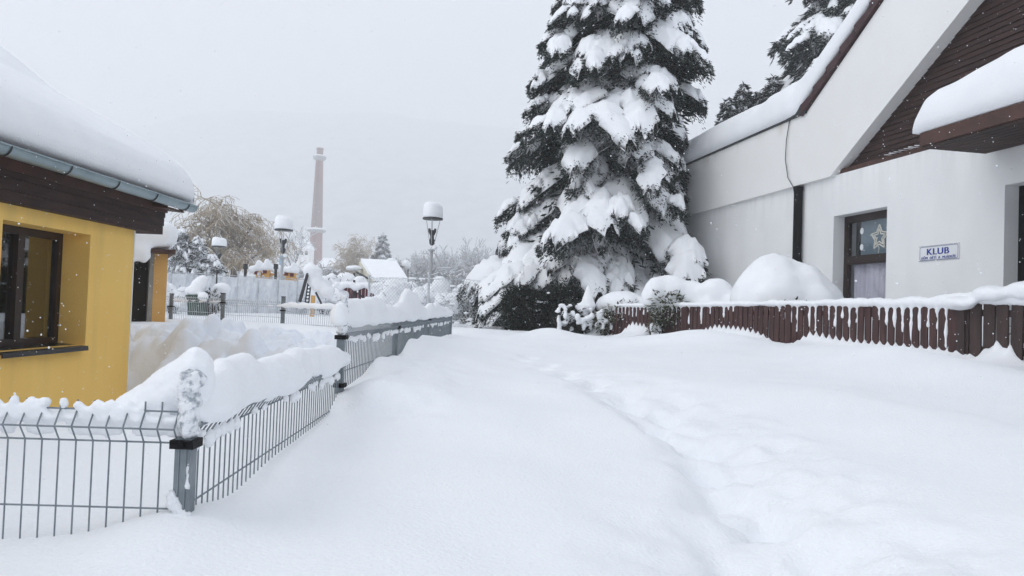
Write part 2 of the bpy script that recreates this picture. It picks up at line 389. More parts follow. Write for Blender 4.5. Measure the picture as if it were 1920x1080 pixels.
# ------------------------------------------------------------------ white club building
DV = np.array([.189, -.982]); NV = np.array([.982, .189])     # along the wall towards the camera / into the building
DV /= np.linalg.norm(DV); NV /= np.linalg.norm(NV)
ORG = np.array([4.13, 18.18])
def wf(t, n, z):
    p = ORG+DV*t+NV*n; return (p[0], p[1], z)
STEP, PAR = 3.87, 5.10
def build_club():
    b = thing('club_building', 'white rendered club building with steep dark boarded gable behind the picket fence', 'building', wf(6, 4, .6))
    TE = 20.0; DEP = 9.0
    m = MB()
    # lower wall with openings (window 6.01-7.30, doorway 9.38-10.6)
    op = [(6.01, 7.30, 1.62, 3.21), (9.38, 10.75, .9, 3.20)]
    th = .42
    ts = [0, 6.01, 7.30, 9.38, 10.75, TE]
    for i in range(0, 5):
        if i in (0, 2, 4): m.box(ts[i], ts[i+1], 0, th, 0.3, STEP+.02, wf)
    for t0, t1, z0, z1 in op:
        m.box(t0, t1, 0, th, 0.3, z0, wf); m.box(t0, t1, 0, th, z1, STEP+.02, wf)
    m.box(0, .4, th, DEP, .3, STEP+.02, wf)           # far end wall
    m.box(.4, TE, DEP-.3, DEP, .3, STEP+.02, wf)
    obj('wall', m, WHITE, b)
    # parapet band, 7 cm proud, running into the slanting gable band
    m = MB()
    prof = [(-.06, STEP), (6.0, STEP), (8.87, 5.66), (12.6, 7.99), (12.6, 9.66), (7.28, 6.34), (5.26, 5.10), (-.06, PAR)]
    def prism(mb, prof, n0, n1): mb.hexa([wf(t, n0, z) for t, z in prof], [wf(t, n1, z) for t, z in prof])
    prism(m, prof, -.08, .16)
    prof2 = [(12.6, 7.99), (16.33, 5.66), (19.2, STEP), (TE, STEP), (TE, PAR), (19.9, 5.10), (17.9, 6.34), (12.6, 9.66)]
    prism(m, prof2, -.08, .16)
    m.box(-.06, .34, .162, DEP, STEP, PAR, wf)
    obj('parapet', m, CREAM, b)
    # boarded gable set back behind the band
    m = MB(); nb = 54; z0 = STEP-.02; hb = (7.95-z0)/nb
    for k in range(nb):
        za = z0+k*hb; zb = za+hb-.005
        ta = 5.75+(za-STEP)/.617; tb = 25.2-ta
        if tb-ta < .2: break
        off = .016 if k % 2 else .012
        m.hexa([wf(ta, .10+off, za), wf(tb, .10+off, za), wf(tb, .10+off+.012, zb), wf(ta, .10+off+.012, zb)],
               [wf(ta, .158, za), wf(tb, .158, za), wf(tb, .158, zb), wf(ta, .158, zb)])
    obj('gable_cladding', m, WOODDK, b)
    m = MB(); m.box(6.12, 19.0, .02, .11, STEP+.022, STEP+.10, wf); obj('cladding_trim', m, WOODRD, b)
    # snow line on the ledge
    blob_snow('ledge_snow', [(wf(7.3+i*.11, .0, STEP+.11), (.11, .04, .006+.012*(i/18)*(.4+.6*abs(math.sin(i*1.7))))) for i in range(19)], .014, SNOW, b, 4, .012)
    # verge of brown tiles stepping up the slope
    m = MB(); L = math.hypot(1, .617)
    k = 0; t = 5.18
    while t < 12.5:
        z = PAR+.02+(t-5.26)*.617; t2 = t+.36; z2 = PAR+.02+(t2-5.26)*.617
        lift = .045
        m.hexa([wf(t, -.14, z), wf(t2+.03, -.14, z2+.02), wf(t2+.03, -.14, z2+.13), wf(t, -.14, z+.15+lift)],
               [wf(t, .25, z), wf(t2+.03, .25, z2+.02), wf(t2+.03, .25, z2+.13), wf(t, .25, z+.15+lift)])
        t = t2; k += 1
    obj('verge_tiles', m, TILE, b)
    m = MB()
    m.hexa([wf(4.72, -.13, PAR-.0), wf(5.3, -.13, PAR-.0), wf(5.3, -.13, PAR+.2), wf(4.72, -.13, PAR+.14)],
           [wf(4.72, .3, PAR), wf(5.3, .3, PAR), wf(5.3, .3, PAR+.2), wf(4.72, .3, PAR+.14)])
    obj('corner_flashing', m, METALG, b)
    m = MB(); m.box(-.12, 4.72, -.12, .4, PAR+.002, PAR+.03, wf); obj('edge_strip', m, METALG, b)
    # roofs
    m = MB()
    m.box(-.1, 5.4, .4, DEP, PAR-.15, PAR+.02, wf)
    m.hexa([wf(5.2, .25, PAR), wf(12.6, .25, 9.6), wf(12.6, .25, 9.75), wf(5.2, .25, PAR+.14)],
           [wf(5.2, DEP, PAR), wf(12.6, DEP, 9.6), wf(12.6, DEP, 9.75), wf(5.2, DEP, PAR+.14)])
    m.hexa([wf(12.6, .25, 9.6), wf(20, .25, PAR), wf(20, .25, PAR+.14), wf(12.6, .25, 9.75)],
           [wf(12.6, DEP, 9.6), wf(20, DEP, PAR), wf(20, DEP, PAR+.14), wf(12.6, DEP, 9.75)])
    obj('roof', m, TILE, b)
    # roof snow: rounded slab following the flat roof then the slope
    nt, nn = 150, 40
    tt = np.concatenate([np.linspace(-.17, 5.0, 70), np.linspace(5.06, 12.6, 80)])
    sec = []
    for i, t in enumerate(tt):
        zb = PAR+.03 if t < 5.0 else PAR+.03+max(0, (t-5.12))*.617+.13*min(1, (t-5.0)/.2)
        row = []
        th_ = .62*(1-math.exp(-(t+.17)/.09)*.9) if t < 1 else .62
        # soften the kink
        ztop = zb+th_
        if t > 4.0:
            base = PAR+.65+.309*((t-5.2)+math.sqrt((t-5.2)**2+.25)); ztop = base+(0 if t > 5 else 0)
        n_f = -.17 if t < 4.9 else -.13
        prof_n = [n_f+.05, n_f, n_f-.03, n_f-.02, n_f+.02, n_f+.09, n_f+.2, n_f+.4, .9, 2, 4, DEP+.05, DEP+.05]
        prof_h = [0, .02, .25, .55, .78, .90, .97, 1.0, 1.03, 1.05, 1.05, .9, 0]
        for pn, ph in zip(prof_n, prof_h):
            row.append(wf(t, pn, zb+(ztop-zb)*ph))
        sec.append(row)
    P = np.array(sec); w = np.array([0, .3, 1, 1, 1, 1, 1, 1, 1, 1, 1, .5, 0])
    nz = fbm(P, 1.1, 3, 3)*.035
    P[..., 2] += nz*w; P[..., 0] += fbm(P, 2.0, 8, 2)*.012*w
    m = MB(); m.grid(P); n = P.shape[1]
    m.f.append(tuple(range(n))); m.f.append(tuple(range(len(m.v)-n, len(m.v)))[::-1])
    obj('roof_snow', m, SNOW, b, True)
    # canopy
    t0, t1 = 9.18, 14.5; m = MB()
    m.box(t0, t1, -1.02, -.085, 3.63, 3.79, wf); obj('canopy', m, WOODRD, b)
    m = MB()
    for k in range(9):
        n0 = -1.0+k*.1; m.box(t0+.02, t1, n0, n0+.088, 3.607, 3.628, wf)
    obj('canopy_soffit', m, WOODDK, b)
    tt = np.concatenate([t0-.05+.45*np.linspace(0, 1, 24)**2, np.linspace(t0+.45, t1, 50)]); sec = []
    for t in tt:
        e = min(1.0, (t-t0+.05)/.26); hh = (.52+.12*min(1, (t-t0)/1.2))*math.sqrt(max(0, 1-(1-e)**2.2))+.015
        hh += .03*math.sin(t*1.3)
        pr = [(-.90, 0), (-1.03, .02), (-1.08, .25), (-1.08, .5), (-1.03, .75), (-.93, .9), (-.75, 1.0), (-.4, 1.03), (.098, 1.02), (.098, 0)]
        sec.append([wf(t, pn, 3.793+hh*ph) for pn, ph in pr])
    P = np.array(sec); P[:, 2:8, 2] += fbm(P[:, 2:8], 2.0, 13, 2)*.02
    m = MB(); m.grid(P); n = P.shape[1]; m.f.append(tuple(range(n))); m.f.append(tuple(range(len(m.v)-n, len(m.v)))[::-1])
    obj('canopy_snow', m, SNOW, b, True)
    # window
    r = .20
    w = MB(); fw = .085
    w.box(6.01, 6.01+fw, r, r+.08, 1.62, 3.21, wf); w.box(7.30-fw, 7.30, r, r+.08, 1.62, 3.21, wf)
    w.box(6.01+fw, 7.30-fw, r, r+.08, 3.21-fw, 3.21, wf); w.box(6.01+fw, 7.30-fw, r, r+.08, 1.62, 1.62+fw, wf)
    w.box(6.01+fw, 7.30-fw, r-.012, r+.08, 2.44, 2.52, wf)
    wo = obj('window', w, FRAME, b)
    wo['_mw_inv'] = b['_mw_inv']
    def sub(name, mb, m, smooth=False):
        o = obj(name, mb, m, None, smooth); o.parent = wo; o.matrix_parent_inverse = Matrix.Identity(4); return o
    m = MB()
    for a, c, d in ((6.01+fw, 2.52, 3.21-fw), (6.01+fw, 1.62+fw, 2.44)):
        m.box(a, a+.03, r+.003, r+.06, c, d, wf); m.box(7.30-fw-.03, 7.30-fw, r+.003, r+.06, c, d, wf)
        m.box(a+.03, 7.30-fw-.03, r+.003, r+.06, d-.03, d, wf); m.box(a+.03, 7.30-fw-.03, r+.003, r+.06, c, c+.03, wf)
    sub('sash', m, FRAME)
    m = MB(); m.box(6.13, 7.19, r+.035, r+.041, 2.55, 3.10, wf); sub('pane', m, GLASS2)
    m = MB(); m.box(6.13, 7.19, r+.035, r+.041, 1.73, 2.41, wf); sub('pane', m, GLASS2)
    m = MB(); m.box(6.22, 7.28, r+.16, r+.17, 2.46, 3.19, wf); sub('blind', m, SHADE)
    P = np.array([[wf(t, r+.11+.018*math.sin(t*52+.8*math.sin(t*9)), z) for z in (1.64, 2.0, 2.46)] for t in np.linspace(6.16, 7.28, 160)])
    m = MB(); m.grid(P); sub('curtain', m, CURT, True)
    for (t, z) in ((6.42, 2.94), (6.42, 2.68), (7.155, 2.76)):
        m = MB(); c = np.array(wf(t, r+.03, z)); ring = []
        for n0 in (r+.031, r+.027):
            ring.append([np.array(wf(t+.042*math.cos(a), n0, z+.052*math.sin(a))) for a in np.linspace(0, 2*PI, 20, endpoint=False)])
        m.hexa(ring[0], ring[1]); sub('round_sticker', m, SIGNW)
    # string-light star
    m = MB(); cs, cz = 6.86, 2.80
    def star(R1, R2, rr):
        pts = []
        for k in range(11):
            a = PI/2+k*PI/5; R = R1 if k % 2 == 0 else R2
            pts.append(np.array(wf(cs-R*math.cos(a)*1.0, r+.012, cz+R*math.sin(a))))
        for a, c in zip(pts[:-1], pts[1:]):
            for q in range(3):
                p = a+(c-a)*q/3; p2 = a+(c-a)*(q+1)/3
                m.tube(p, p2, rr*(1.15 if q % 2 else .85), rr*(.85 if q % 2 else 1.15), 6)
    star(.20, .105, .010); star(.135, .062, .009)
    m.path([wf(6.82, r+.012, 2.70), wf(6.86, r+.012, 2.63), wf(6.84, r+.012, 2.55), wf(6.88, r+.012, 2.525)], .004)
    so = obj('light_star', m, TUBEW); tag(so, 'white star of string lights hung inside the club window', 'star')
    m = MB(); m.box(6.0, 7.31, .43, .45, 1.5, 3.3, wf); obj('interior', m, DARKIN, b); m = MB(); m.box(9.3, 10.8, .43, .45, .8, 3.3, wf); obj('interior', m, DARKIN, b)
    # doorway
    m = MB(); z0, z1 = .9, 3.20
    m.box(9.38, 9.48, .20, .29, z0, z1, wf); m.box(10.65, 10.75, .20, .29, z0, z1, wf); m.box(9.48, 10.65, .20, .29, z1-.1, z1, wf)
    m.box(9.48, 10.65, .215, .28, z0, z0+.9, wf); m.box(9.48, 10.65, .215, .28, 2.2, 2.3, wf)
    do = obj('door', m, BLACKP, b)
    m = MB(); m.box(9.48, 10.65, .245, .252, z0+.9, 2.2, wf); m.box(9.48, 10.65, .245, .252, 2.3, 3.1, wf)
    o = obj('pane', m, GLASS2); o.parent = do; o.matrix_parent_inverse = Matrix.Identity(4)
    # brown eave piece at the far end
    m = MB(); m.box(-.75, -.02, .5, 1.6, 3.55, 3.68, wf); obj('rear_eave', m, WOODRD, b)
    blob_snow('eave_snow', [(wf(-.4, .6+.2*i, 3.78), (.34, .2, .16)) for i in range(5)], .05, SNOW, b, 5)
    # downpipe
    m = MB(); pts = [wf(5.09, -.085, 1.2), wf(5.09, -.085, 3.83)]
    m.tube(pts[0], pts[1], .075, n=14)
    for z in (3.81, 2.5): m.tube(wf(5.09, -.085, z-.03), wf(5.09, -.085, z+.03), .085, n=14)
    m.box(4.97, 5.03, -.05, .0, 2.78, 2.84, wf)
    pipe = obj('downpipe', m, BLACKP, b, False)
    m = MB(); m.path([wf(4.78, -.10, PAR+.02), wf(4.70, -.11, 4.75), wf(4.68, -.11, 4.4), wf(4.78, -.11, 4.05), wf(4.95, -.1, 3.85), wf(5.0, -.03, 3.3)], .008)
    obj('lightning_cable', m, LAMPDK, b)
build_club()

# sign
def text_mesh(name, body, size, center, t, n, z, m, parent, bold=0.0, spacing=1.0, width=None):
    cu = bpy.data.curves.new(name, 'FONT'); cu.body = body; cu.size = size; cu.extrude = .001; cu.space_character = spacing
    cu.align_x = 'CENTER'; cu.align_y = 'CENTER'
    o = T.new('tmp', cu); COL.objects.link(o); dg = bpy.context.evaluated_depsgraph_get()
    me = bpy.data.meshes.new_from_object(o.evaluated_get(dg)); T.remove(o)
    xs = [v.co.x for v in me.vertices]; ys = [v.co.y for v in me.vertices]
    k = width/(max(xs)-min(xs)) if width else 1; cx = (max(xs)+min(xs))/2; cy = (max(ys)+min(ys))/2
    mb = MB(); pol = [tuple(p.vertices) for p in me.polygons]
    for q, dx in enumerate((0, bold, -bold) if bold else (0,)):      # thickened strokes
        mb.add([wf(t+(v.co.x-cx)*k+dx, n-v.co.z-.0004*q, z+(v.co.y-cy)) for v in me.vertices], pol)
    return obj(name, mb, m, parent)
s = thing('club_sign', 'white enamel wall sign reading KLUB in blue beside the window', 'sign', wf(8.34, -.01, 2.45))
m = MB(); m.box(7.985, 8.70, -.012, -.001, 2.352, 2.557, wf); obj('plate', m, SIGNW, s)
m = MB(); n0, n1 = -.0135, -.012; a0, a1, c0, c1, rr = 8.0, 8.685, 2.361, 2.546, .03
def rrect(a0, a1, c0, c1, rr):
    pts = []
    for cx, cz, st in ((a1-rr, c1-rr, 0), (a0+rr, c1-rr, 1), (a0+rr, c0+rr, 2), (a1-rr, c0+rr, 3)):
        for q in range(5):
            an = st*PI/2+q*PI/8; pts.append((cx+rr*math.cos(an), cz+rr*math.sin(an)))
    return pts
o1 = rrect(a0, a1, c0, c1, rr); o2 = rrect(a0+.007, a1-.007, c0+.007, c1-.007, rr-.007)
for i in range(len(o1)):
    j = (i+1) % len(o1)
    m.hexa([wf(o1[i][0], n0, o1[i][1]), wf(o1[j][0], n0, o1[j][1]), wf(o2[j][0], n0, o2[j][1]), wf(o2[i][0], n0, o2[i][1])],
           [wf(o1[i][0], n1, o1[i][1]), wf(o1[j][0], n1, o1[j][1]), wf(o2[j][0], n1, o2[j][1]), wf(o2[i][0], n1, o2[i][1])])
for z in (2.352, 2.551):  # dark plate edge
    m.box(7.98, 8.705, -.013, -.0125, z, z+.006, wf)
obj('border', m, LINE, s)
text_mesh('lettering', 'KLUB', .122, 1, 8.335, -.0145, 2.474, BLUE, s, .0045, 1.08, .39)
text_mesh('lettering', 'DŮM  DĚTÍ  A  MLÁDEŽE', .045, 1, 8.343, -.0145, 2.397, BLUE, s, .0012, 1.12, .61)

# ------------------------------------------------------------------ yellow house
def build_house():
    X = -4.5; b = thing('yellow_house', 'yellow rendered house with brown window and deep snow on the roof', 'house', (-7, 5, .2))
    YC = 8.85; Y0 = .8; m = MB()
    def wx(a, b_, c, d, z0, z1): m.box(a, b_, c, d, z0, z1)
    wy0, wy1, wz0, wz1 = 6.56, 7.93, .965, 2.13
    wx(X-.45, X, Y0, wy0, -.3, 2.30); wx(X-.45, X, wy1, YC, -.3, 2.30); wx(X-.45, X, wy0, wy1, -.3, wz0); wx(X-.45, X, wy0, wy1, wz1, 2.30)
    wx(-11, X-.45, YC-.4, YC, -.3, 2.30); wx(-11, X-.45, Y0, Y0+.4, -.3, 2.3); wx(-11, -10.6, Y0+.4, YC-.4, -.3, 2.3)
    for ya in (Y0, YC-.4):
        m.hexa([(-11, ya, 2.3), (X, ya, 2.3), (-7.75, ya, 4.25)], [(-11, ya+.4, 2.3), (X, ya+.4, 2.3), (-7.75, ya+.4, 4.25)])
    obj('wall', m, YELLOW, b)
    m = MB(); m.box(X-.001, X+.006, YC-.012, YC+.008, -.3, 2.27); obj('corner_bead', m, SIGNW, b)
    # eave boards: three lapped boards
    m = MB(); ends = (9.31, 9.31, 9.31)
    for k in range(3):
        z0 = 2.275+k*.104; m.box(X-.2, X+.115+.012*k, Y0-.5, ends[k]-.001*k, z0, z0+.101)
    m.box(X-.3, X-.21, YC+.002, 9.3, 2.29, 2.56)
    obj('eave_boards', m, WOODDK, b)
    m = MB(); m.box(X+.142, X+.165, Y0-.5, 9.312, 2.545, 2.76); m.hexa([(X+.152, 8.9, 2.575), (X+.35, 8.9, 2.56), (X+.35, 8.9, 2.58), (X+.152, 8.9, 2.6)], [(X+.152, 9.36, 2.575), (X+.35, 9.36, 2.56), (X+.35, 9.36, 2.58), (X+.152, 9.36, 2.6)]); obj('fascia', m, WOODRD, b)
    # window
    r = .29; m = MB(); fw = .075; xa, xb = X-r-.07, X-r
    def fr(c, d, z0, z1, p=0): m.box(xa, xb+p, c, d, z0, z1)
    fr(wy0, wy0+fw, wz0, wz1); fr(wy1-fw, wy1, wz0, wz1); fr(wy0+fw, wy1-fw, wz1-fw, wz1); fr(wy0+fw, wy1-fw, wz0, wz0+fw)
    fr(7.20, 7.30, wz0+fw, wz1-fw, .012)
    wo = obj('window', m, FRAME, b)
    m = MB()
    for c, d in ((wy0+fw, 7.20), (7.30, wy1-fw)): m.box(xa+.03, xa+.036, c, d, wz0+fw, wz1-fw)
    o = obj('pane', m, GLASS); o.parent = wo
    m = MB()   # room: dark back wall and a pale curtain edge
    m.box(X-2.0, X-1.98, 5.5, YC-.42, .2, 2.28); m.box(X-1.97, X-.46, 5.4, 5.44, .2, 2.28); m.box(X-1.97, X-.46, YC-.46, YC-.41, .2, 2.28)
    m.box(X-1.97, X-.46, 5.44, YC-.46, 2.24, 2.28); m.box(X-1.97, X-.46, 5.44, YC-.46, .2, .24)
    o = obj('room', m, mat('room_paint', (.16, .11, .05), .9, var=.2, scale=1.5)); o.parent = wo
    m = MB(); m.hexa([(X-.30, wy0-.02, wz0-.005), (X+.075, wy0-.02, wz0-.03), (X+.075, wy1-.07, wz0-.03), (X-.30, wy1-.002, wz0-.005)],
                     [(X-.30, wy0-.02, wz0+.012), (X+.075, wy0-.02, wz0-.008), (X+.075, wy1-.07, wz0-.008), (X-.30, wy1-.002, wz0+.012)])
    m.box(X+.062, X+.078, wy0-.02, wy1-.07, wz0-.055, wz0-.03)
    o = obj('sill', m, SILL); o.parent = wo
    # roof planes under the snow
    m = MB()
    m.hexa([(X+.36, Y0-.5, 2.60), (-7.75, Y0-.5, 4.50), (-7.75, Y0-.5, 4.60), (X+.36, Y0-.5, 2.66)], [(X+.36, 9.36, 2.60), (-7.75, 9.36, 4.50), (-7.75, 9.36, 4.60), (X+.36, 9.36, 2.66)])
    m.hexa([(-11.4, Y0-.5, 2.60), (-7.75, Y0-.5, 4.50), (-7.75, Y0-.5, 4.60), (-11.4, Y0-.5, 2.66)], [(-11.4, 9.36, 2.60), (-7.75, 9.36, 4.50), (-7.75, 9.36, 4.60), (-11.4, 9.36, 2.66)])
    obj('roof', m, TILE, b)
    # gutter: half round trough with brackets
    gx, gzz, gr = X+.40, 2.655, .075; m = MB(); ys = [Y0-.5, 9.46]
    pr = [(gx+gr*math.cos(a), gzz+gr*math.sin(a)) for a in np.linspace(-PI*1.02, .02, 14)]
    pin = [(gx+(gr-.008)*math.cos(a), gzz+(gr-.008)*math.sin(a)) for a in np.linspace(.02, -PI*1.02, 14)]
    pp = pr+pin
    m.hexa([(x, ys[0], z) for x, z in pp], [(x, ys[1], z) for x, z in pp])
    m.tube((gx+gr, ys[0], gzz+.004), (gx+gr, ys[1], gzz+.004), .010, n=8)
    m.hexa([(x, ys[1]-.012, z) for x, z in pr], [(x, ys[1]+.002, z) for x, z in pr])
    go = obj('gutter', m, GUTTER, b)
    y = 9.2
    while y > Y0:
        m = MB()
        pts = [(gx+(gr+.006)*math.cos(a), y, gzz+(gr+.006)*math.sin(a)) for a in np.linspace(-PI*1.02, .05, 12)]
        m.path(pts, .007, 4); y -= .82
        o = obj('gutter_bracket', m, LAMPDK); o.parent = go; o.matrix_parent_inverse = Matrix.Identity(4)
    m = MB(); m.path([(X-.25, 9.2, 2.40), (X-.27, 9.1, 2.26), (X-.30, 8.93, 2.2), (X-.32, 8.91, .1)], .04, 10)
    obj('downpipe', m, mat('zinc_pipe', (.12, .15, .14), .45, var=.2), b)
    # roof snow: extruded section with sag, rounded verge
    prof = [(-4.20, 2.70), (-4.09, 2.74), (-4.06, 2.85), (-4.08, 3.00), (-4.16, 3.12), (-4.32, 3.24), (-4.6, 3.42), (-5.1, 3.69), (-5.8, 4.05), (-6.4, 4.50), (-7.0, 4.93), (-7.75, 5.40), (-8.6, 4.9), (-10, 4.0), (-11.4, 3.1), (-11.4, 2.68)]
    # resample
    prof = np.array(prof); s_ = np.concatenate([[0], np.cumsum(np.hypot(*np.diff(prof, axis=0).T))]); q = np.linspace(0, s_[-1], 120)
    q = np.sort(np.concatenate([q, np.linspace(0, .9, 30)]))
    px_ = np.interp(q, s_, prof[:, 0]); pz_ = np.interp(q, s_, prof[:, 1])
    for _ in range(3):
        px_[1:-1] = (px_[:-2]+2*px_[1:-1]+px_[2:])/4; pz_[1:-1] = (pz_[:-2]+2*pz_[1:-1]+pz_[2:])/4
    def roofz(x): return 2.66+(-4.14-x)*.537 if x > -7.75 else 4.6-(-7.75-x)*.53
    ybs = list(np.linspace(Y0-.5, 9.0, 60))+[9.1, 9.2, 9.29, 9.35, 9.39, 9.42, 9.435, 9.435, 9.42]
    shr = [1]*60+[1, .995, .985, .96, .92, .85, .70, .3, 0.02]
    sec = []
    for y, k in zip(ybs, shr):
        rz_ = np.array([min(roofz(x), z) for x, z in zip(px_, pz_)])
        zz = rz_+(pz_-rz_)*k
        sec.append(np.stack([px_, np.full_like(px_, y), zz], -1))
    P = np.array(sec); w = np.clip(np.linspace(0, 8, P.shape[1]), 0, 1)[None, :]*np.array([1]*63+[.8, .6, .5, .4, .3, .2])[:, None]
    P[..., 2] += fbm(P, .9, 6, 3)*.03*w; P[..., 0] += fbm(P, 1.8, 9, 3)*.014*w
    m = MB(); m.grid(P); n = P.shape[1]; m.f.append(tuple(range(n)))
    obj('roof_snow', m, SNOW, b, True)
build_house()

# outbuilding behind the house
def build_shed():
    Y = 13.0
    pl = at(290, 475, Y); pr = at(313, 475, Y); zt = pl[2]; w = float(np.hypot(*(pr-pl)[:2]))
    f = np.array([pr[0], pr[1]]); f = f/np.linalg.norm(f)*1.0; f = np.array([f[0]-.06, f[1]]); f /= np.linalg.norm(f); e = np.array([f[1], -f[0]])
    o = np.array(pl[:2])
    def sf(x, y, z): q = o+e*x+f*y; return (q[0], q[1], z)
    b = thing('outbuilding', 'ochre outbuilding with open dark bay and snow slab behind the yellow house', 'shed', (o[0], o[1], .6))
    m = MB(); m.box(0, w, 0, 2.6, .3, zt, sf); m.box(-3.2, -.07, 2.2, 2.6, .3, zt, sf)
    obj('wall', m, ORANGE, b)
    m = MB(); m.box(-.07, -.002, -.004, 2.6, .3, zt, sf); obj('bare_edge', m, GREYPL, b)
    m = MB(); m.box(-3.2, -.072, .6, .66, .3, zt, sf); obj('dark_bay', m, DARKIN, b)
    m = MB(); m.box(-3.4, w+.10, -.2, 2.8, zt+.003, zt+.07, sf); obj('roof', m, WOODRD, b)
    el = []
    rnd = random.Random(3)
    for i in range(22):
        for j in range(7):
            el.append((sf(-3.2+i*(3.14+w)/21, -.06+j*.45, zt+.30+.02*rnd.random()), (.2, .25, .26)))
    for i in range(9): el.append((sf(-1.0+i*.105, -.20, zt+.04-.10*abs(math.sin(i*1.3))), (.11, .11, .20)))
    blob_snow('roof_snow', el, .05, SNOW, b, 6, .03, 3)
    rs = np.random.RandomState(2); n = 260
    B = np.array([sf(x, y, z) for x, y, z in zip(rs.uniform(-1.0, -.25, n), rs.uniform(-.2, .2, n), rs.uniform(zt-.30, zt-.02, n))])
    obj('hanging_ivy', sprigs(B, np.stack([rs.normal(0, .4, n), rs.normal(0, .4, n), -np.ones(n)], 1), rs.uniform(.06, .16, n), np.full(n, .02)), YEW, b)
build_shed()

# shovelled pile in the yard
def build_pile():
    xs = np.arange(-7.2, -1.16, .04); ys = np.arange(7.0, 13.4, .045)
    X, Y = np.meshgrid(xs, ys, indexing='ij'); P = np.stack([X, Y, 0*X], -1)
    lum = fbm(P, 1.4, 3, 4); foot = 8.62+.42*sstep(-4.2, -4.55, X)-.55*sstep(-4.2, -2.6, X)-.5*sstep(-2.6, -1.4, X)+.18*vnoise(P, 1.3, 4)
    top = .80+.24*np.exp(-((X+4.3)/.9)**2)+.05*np.exp(-((X+2.9)/.5)**2)-.05*sstep(-2, -1.2, X)
    h = .12+(top-.12)*sstep(0, 1.25, Y-foot)**.8
    
    back = sstep(10.9, 12.6, Y)
    h = h*(1-back)+back*.85
    act = sstep(-.15, .2, Y-foot)
    blocks = .17+.10*fbm(P, 1.9, 14, 2)+.075*fbm(P, 4.2, 15, 3)+.03*fbm(P, 11, 19, 2)
    h = h+act*(1-back)*(lum*.09+blocks-.17)
    rc = np.random.RandomState(31)
    for q in range(420):
        cx_, cy_, r_ = rc.uniform(-6.5, -1.4), rc.uniform(8.2, 11.6), .05+.13*rc.rand()**2.0
        i0, i1 = np.searchsorted(xs, [cx_-r_*1.3, cx_+r_*1.3]); j0, j1 = np.searchsorted(ys, [cy_-r_*1.3, cy_+r_*1.3])
        if i1 <= i0 or j1 <= j0: continue
        sx_, ex = rc.uniform(.8, 1.25), rc.uniform(.5, .95); w_ = (slice(i0, i1), slice(j0, j1))
        d2 = ((X[w_]-cx_)*sx_)**2+(Y[w_]-cy_)**2; h0 = h[w_].mean()+.15*(h[w_]-h[w_].mean())
        bump_ = np.where(d2 < r_*r_, np.sqrt(np.maximum(r_*r_-d2, 0))*ex, 0)
        if foot[i0, j0] < cy_-.1: h[w_] = np.where(bump_ > 0, np.maximum(h[w_], .35*h0+.65*h[w_]+bump_), h[w_])
    edge = np.maximum(sstep(-1.32, -1.16, X), 0)
    h = h*(1-edge)+edge*.9
    P = np.stack([X, Y, h], -1); m = MB(); m.grid(P)
    o = obj('snow_pile', m, DIRTY, None, True); tag(o, 'lumpy greyish pile of shovelled snow beside the yellow house', 'snow pile')
build_pile()

# ------------------------------------------------------------------ wire panel fences
def panel(mb, a, b, ztop, zbot, side, sp=.05, r=.0032, rr=.0038, rows=None, n=4):
    """welded mesh panel: vertical wires with two pressed folds, horizontal wires, short spikes on top"""
    a = np.array(a, float); b = np.array(b, float); d = b-a; L = np.hypot(*d); d /= L
    nrm = np.array([d[1], -d[0]])*side
    k = int(L/sp)
    prof = [(0.028, 0), (0, 0), (-.05, .030), (-.095, 0)]
    z = ztop-.295
    while z > zbot+.05: prof.append((z-ztop, 0)); z -= .2
    prof.append((zbot-ztop, 0))
    for i in range(k+1):
        p = a+d*(i*L/k)
        mb.path([(p[0]+nrm[0]*o, p[1]+nrm[1]*o, ztop+h) for h, o in prof], r, n)
    for h, o in prof[1:-1]:
        oo = o+.006*0
        mb.tube((a[0]+nrm[0]*oo, a[1]+nrm[1]*oo, ztop+h), (b[0]+nrm[0]*oo, b[1]+nrm[1]*oo, ztop+h), rr, n=n)
def post(parent, p, z0, z1, w=.024, clamps=(), cap=True):
    m = MB(); x, y = p[:2]
    m.box(x-w, x+w, y-w, y+w, z0, z1)
    for sx in (-1, 1): m.box(x+sx*w*.45-w*.12, x+sx*w*.45+w*.12, y-w*1.12, y-w-.0005, z0, z1)
    o = obj('post', m, GALV, parent)
    if cap:
        m = MB(); m.box(x-w*1.1, x+w*1.1, y-w*1.1, y+w*1.1, z1+.0005, z1+.018); c = obj('cap', m, BLACKP); c.parent = o
    for z in clamps:
        m = MB(); m.box(x-w*1.5, x+w*1.5, y-w*1.5, y+w*1.5, z-.013, z+.013); m.box(x-w*.4, x+w*.4, y-w*1.9, y-w*1.5, z-.009, z+.009)
        c = obj('clamp', m, BLACKP); c.parent = o
    return o
def ridge(a, b, top, base, half, seed, name, parent, m=SNOW, step=.07, hang=True, voxel=.028):
    """bank of snow caught on top of a fence run; top/base/half are functions of 0..1"""
    a = np.array(a); b = np.array(b); L = np.hypot(*(b-a)); n = int(L/step); e = []; rnd = random.Random(seed)
    for i in range(n+1):
        f = i/n; p = a+(b-a)*f; t, bs, h = top(f), base(f), half(f); hh = max(.03, (t-bs))
        k = max(1, int(hh/(h*.9)))
        for j in range(k+1):
            z = bs+h*.6+(hh-h*1.3)*j/max(1, k) if hh > h*1.3 else bs+hh*.5
            rz_ = min(h*.95, hh*.55)
            wx = .022*float(vnoise(np.array([[f*L*2.3, seed, j*.4]]), 1, 3)[0]); e.append(((p[0]+wx+rnd.uniform(-.01, .01), p[1], z), (h*rnd.uniform(.85, 1.12)*(1-.28*j/max(1, k)), step*2.1, rz_)))
    return blob_snow(name, e, voxel, m, parent, 12, .016, 5, seed)
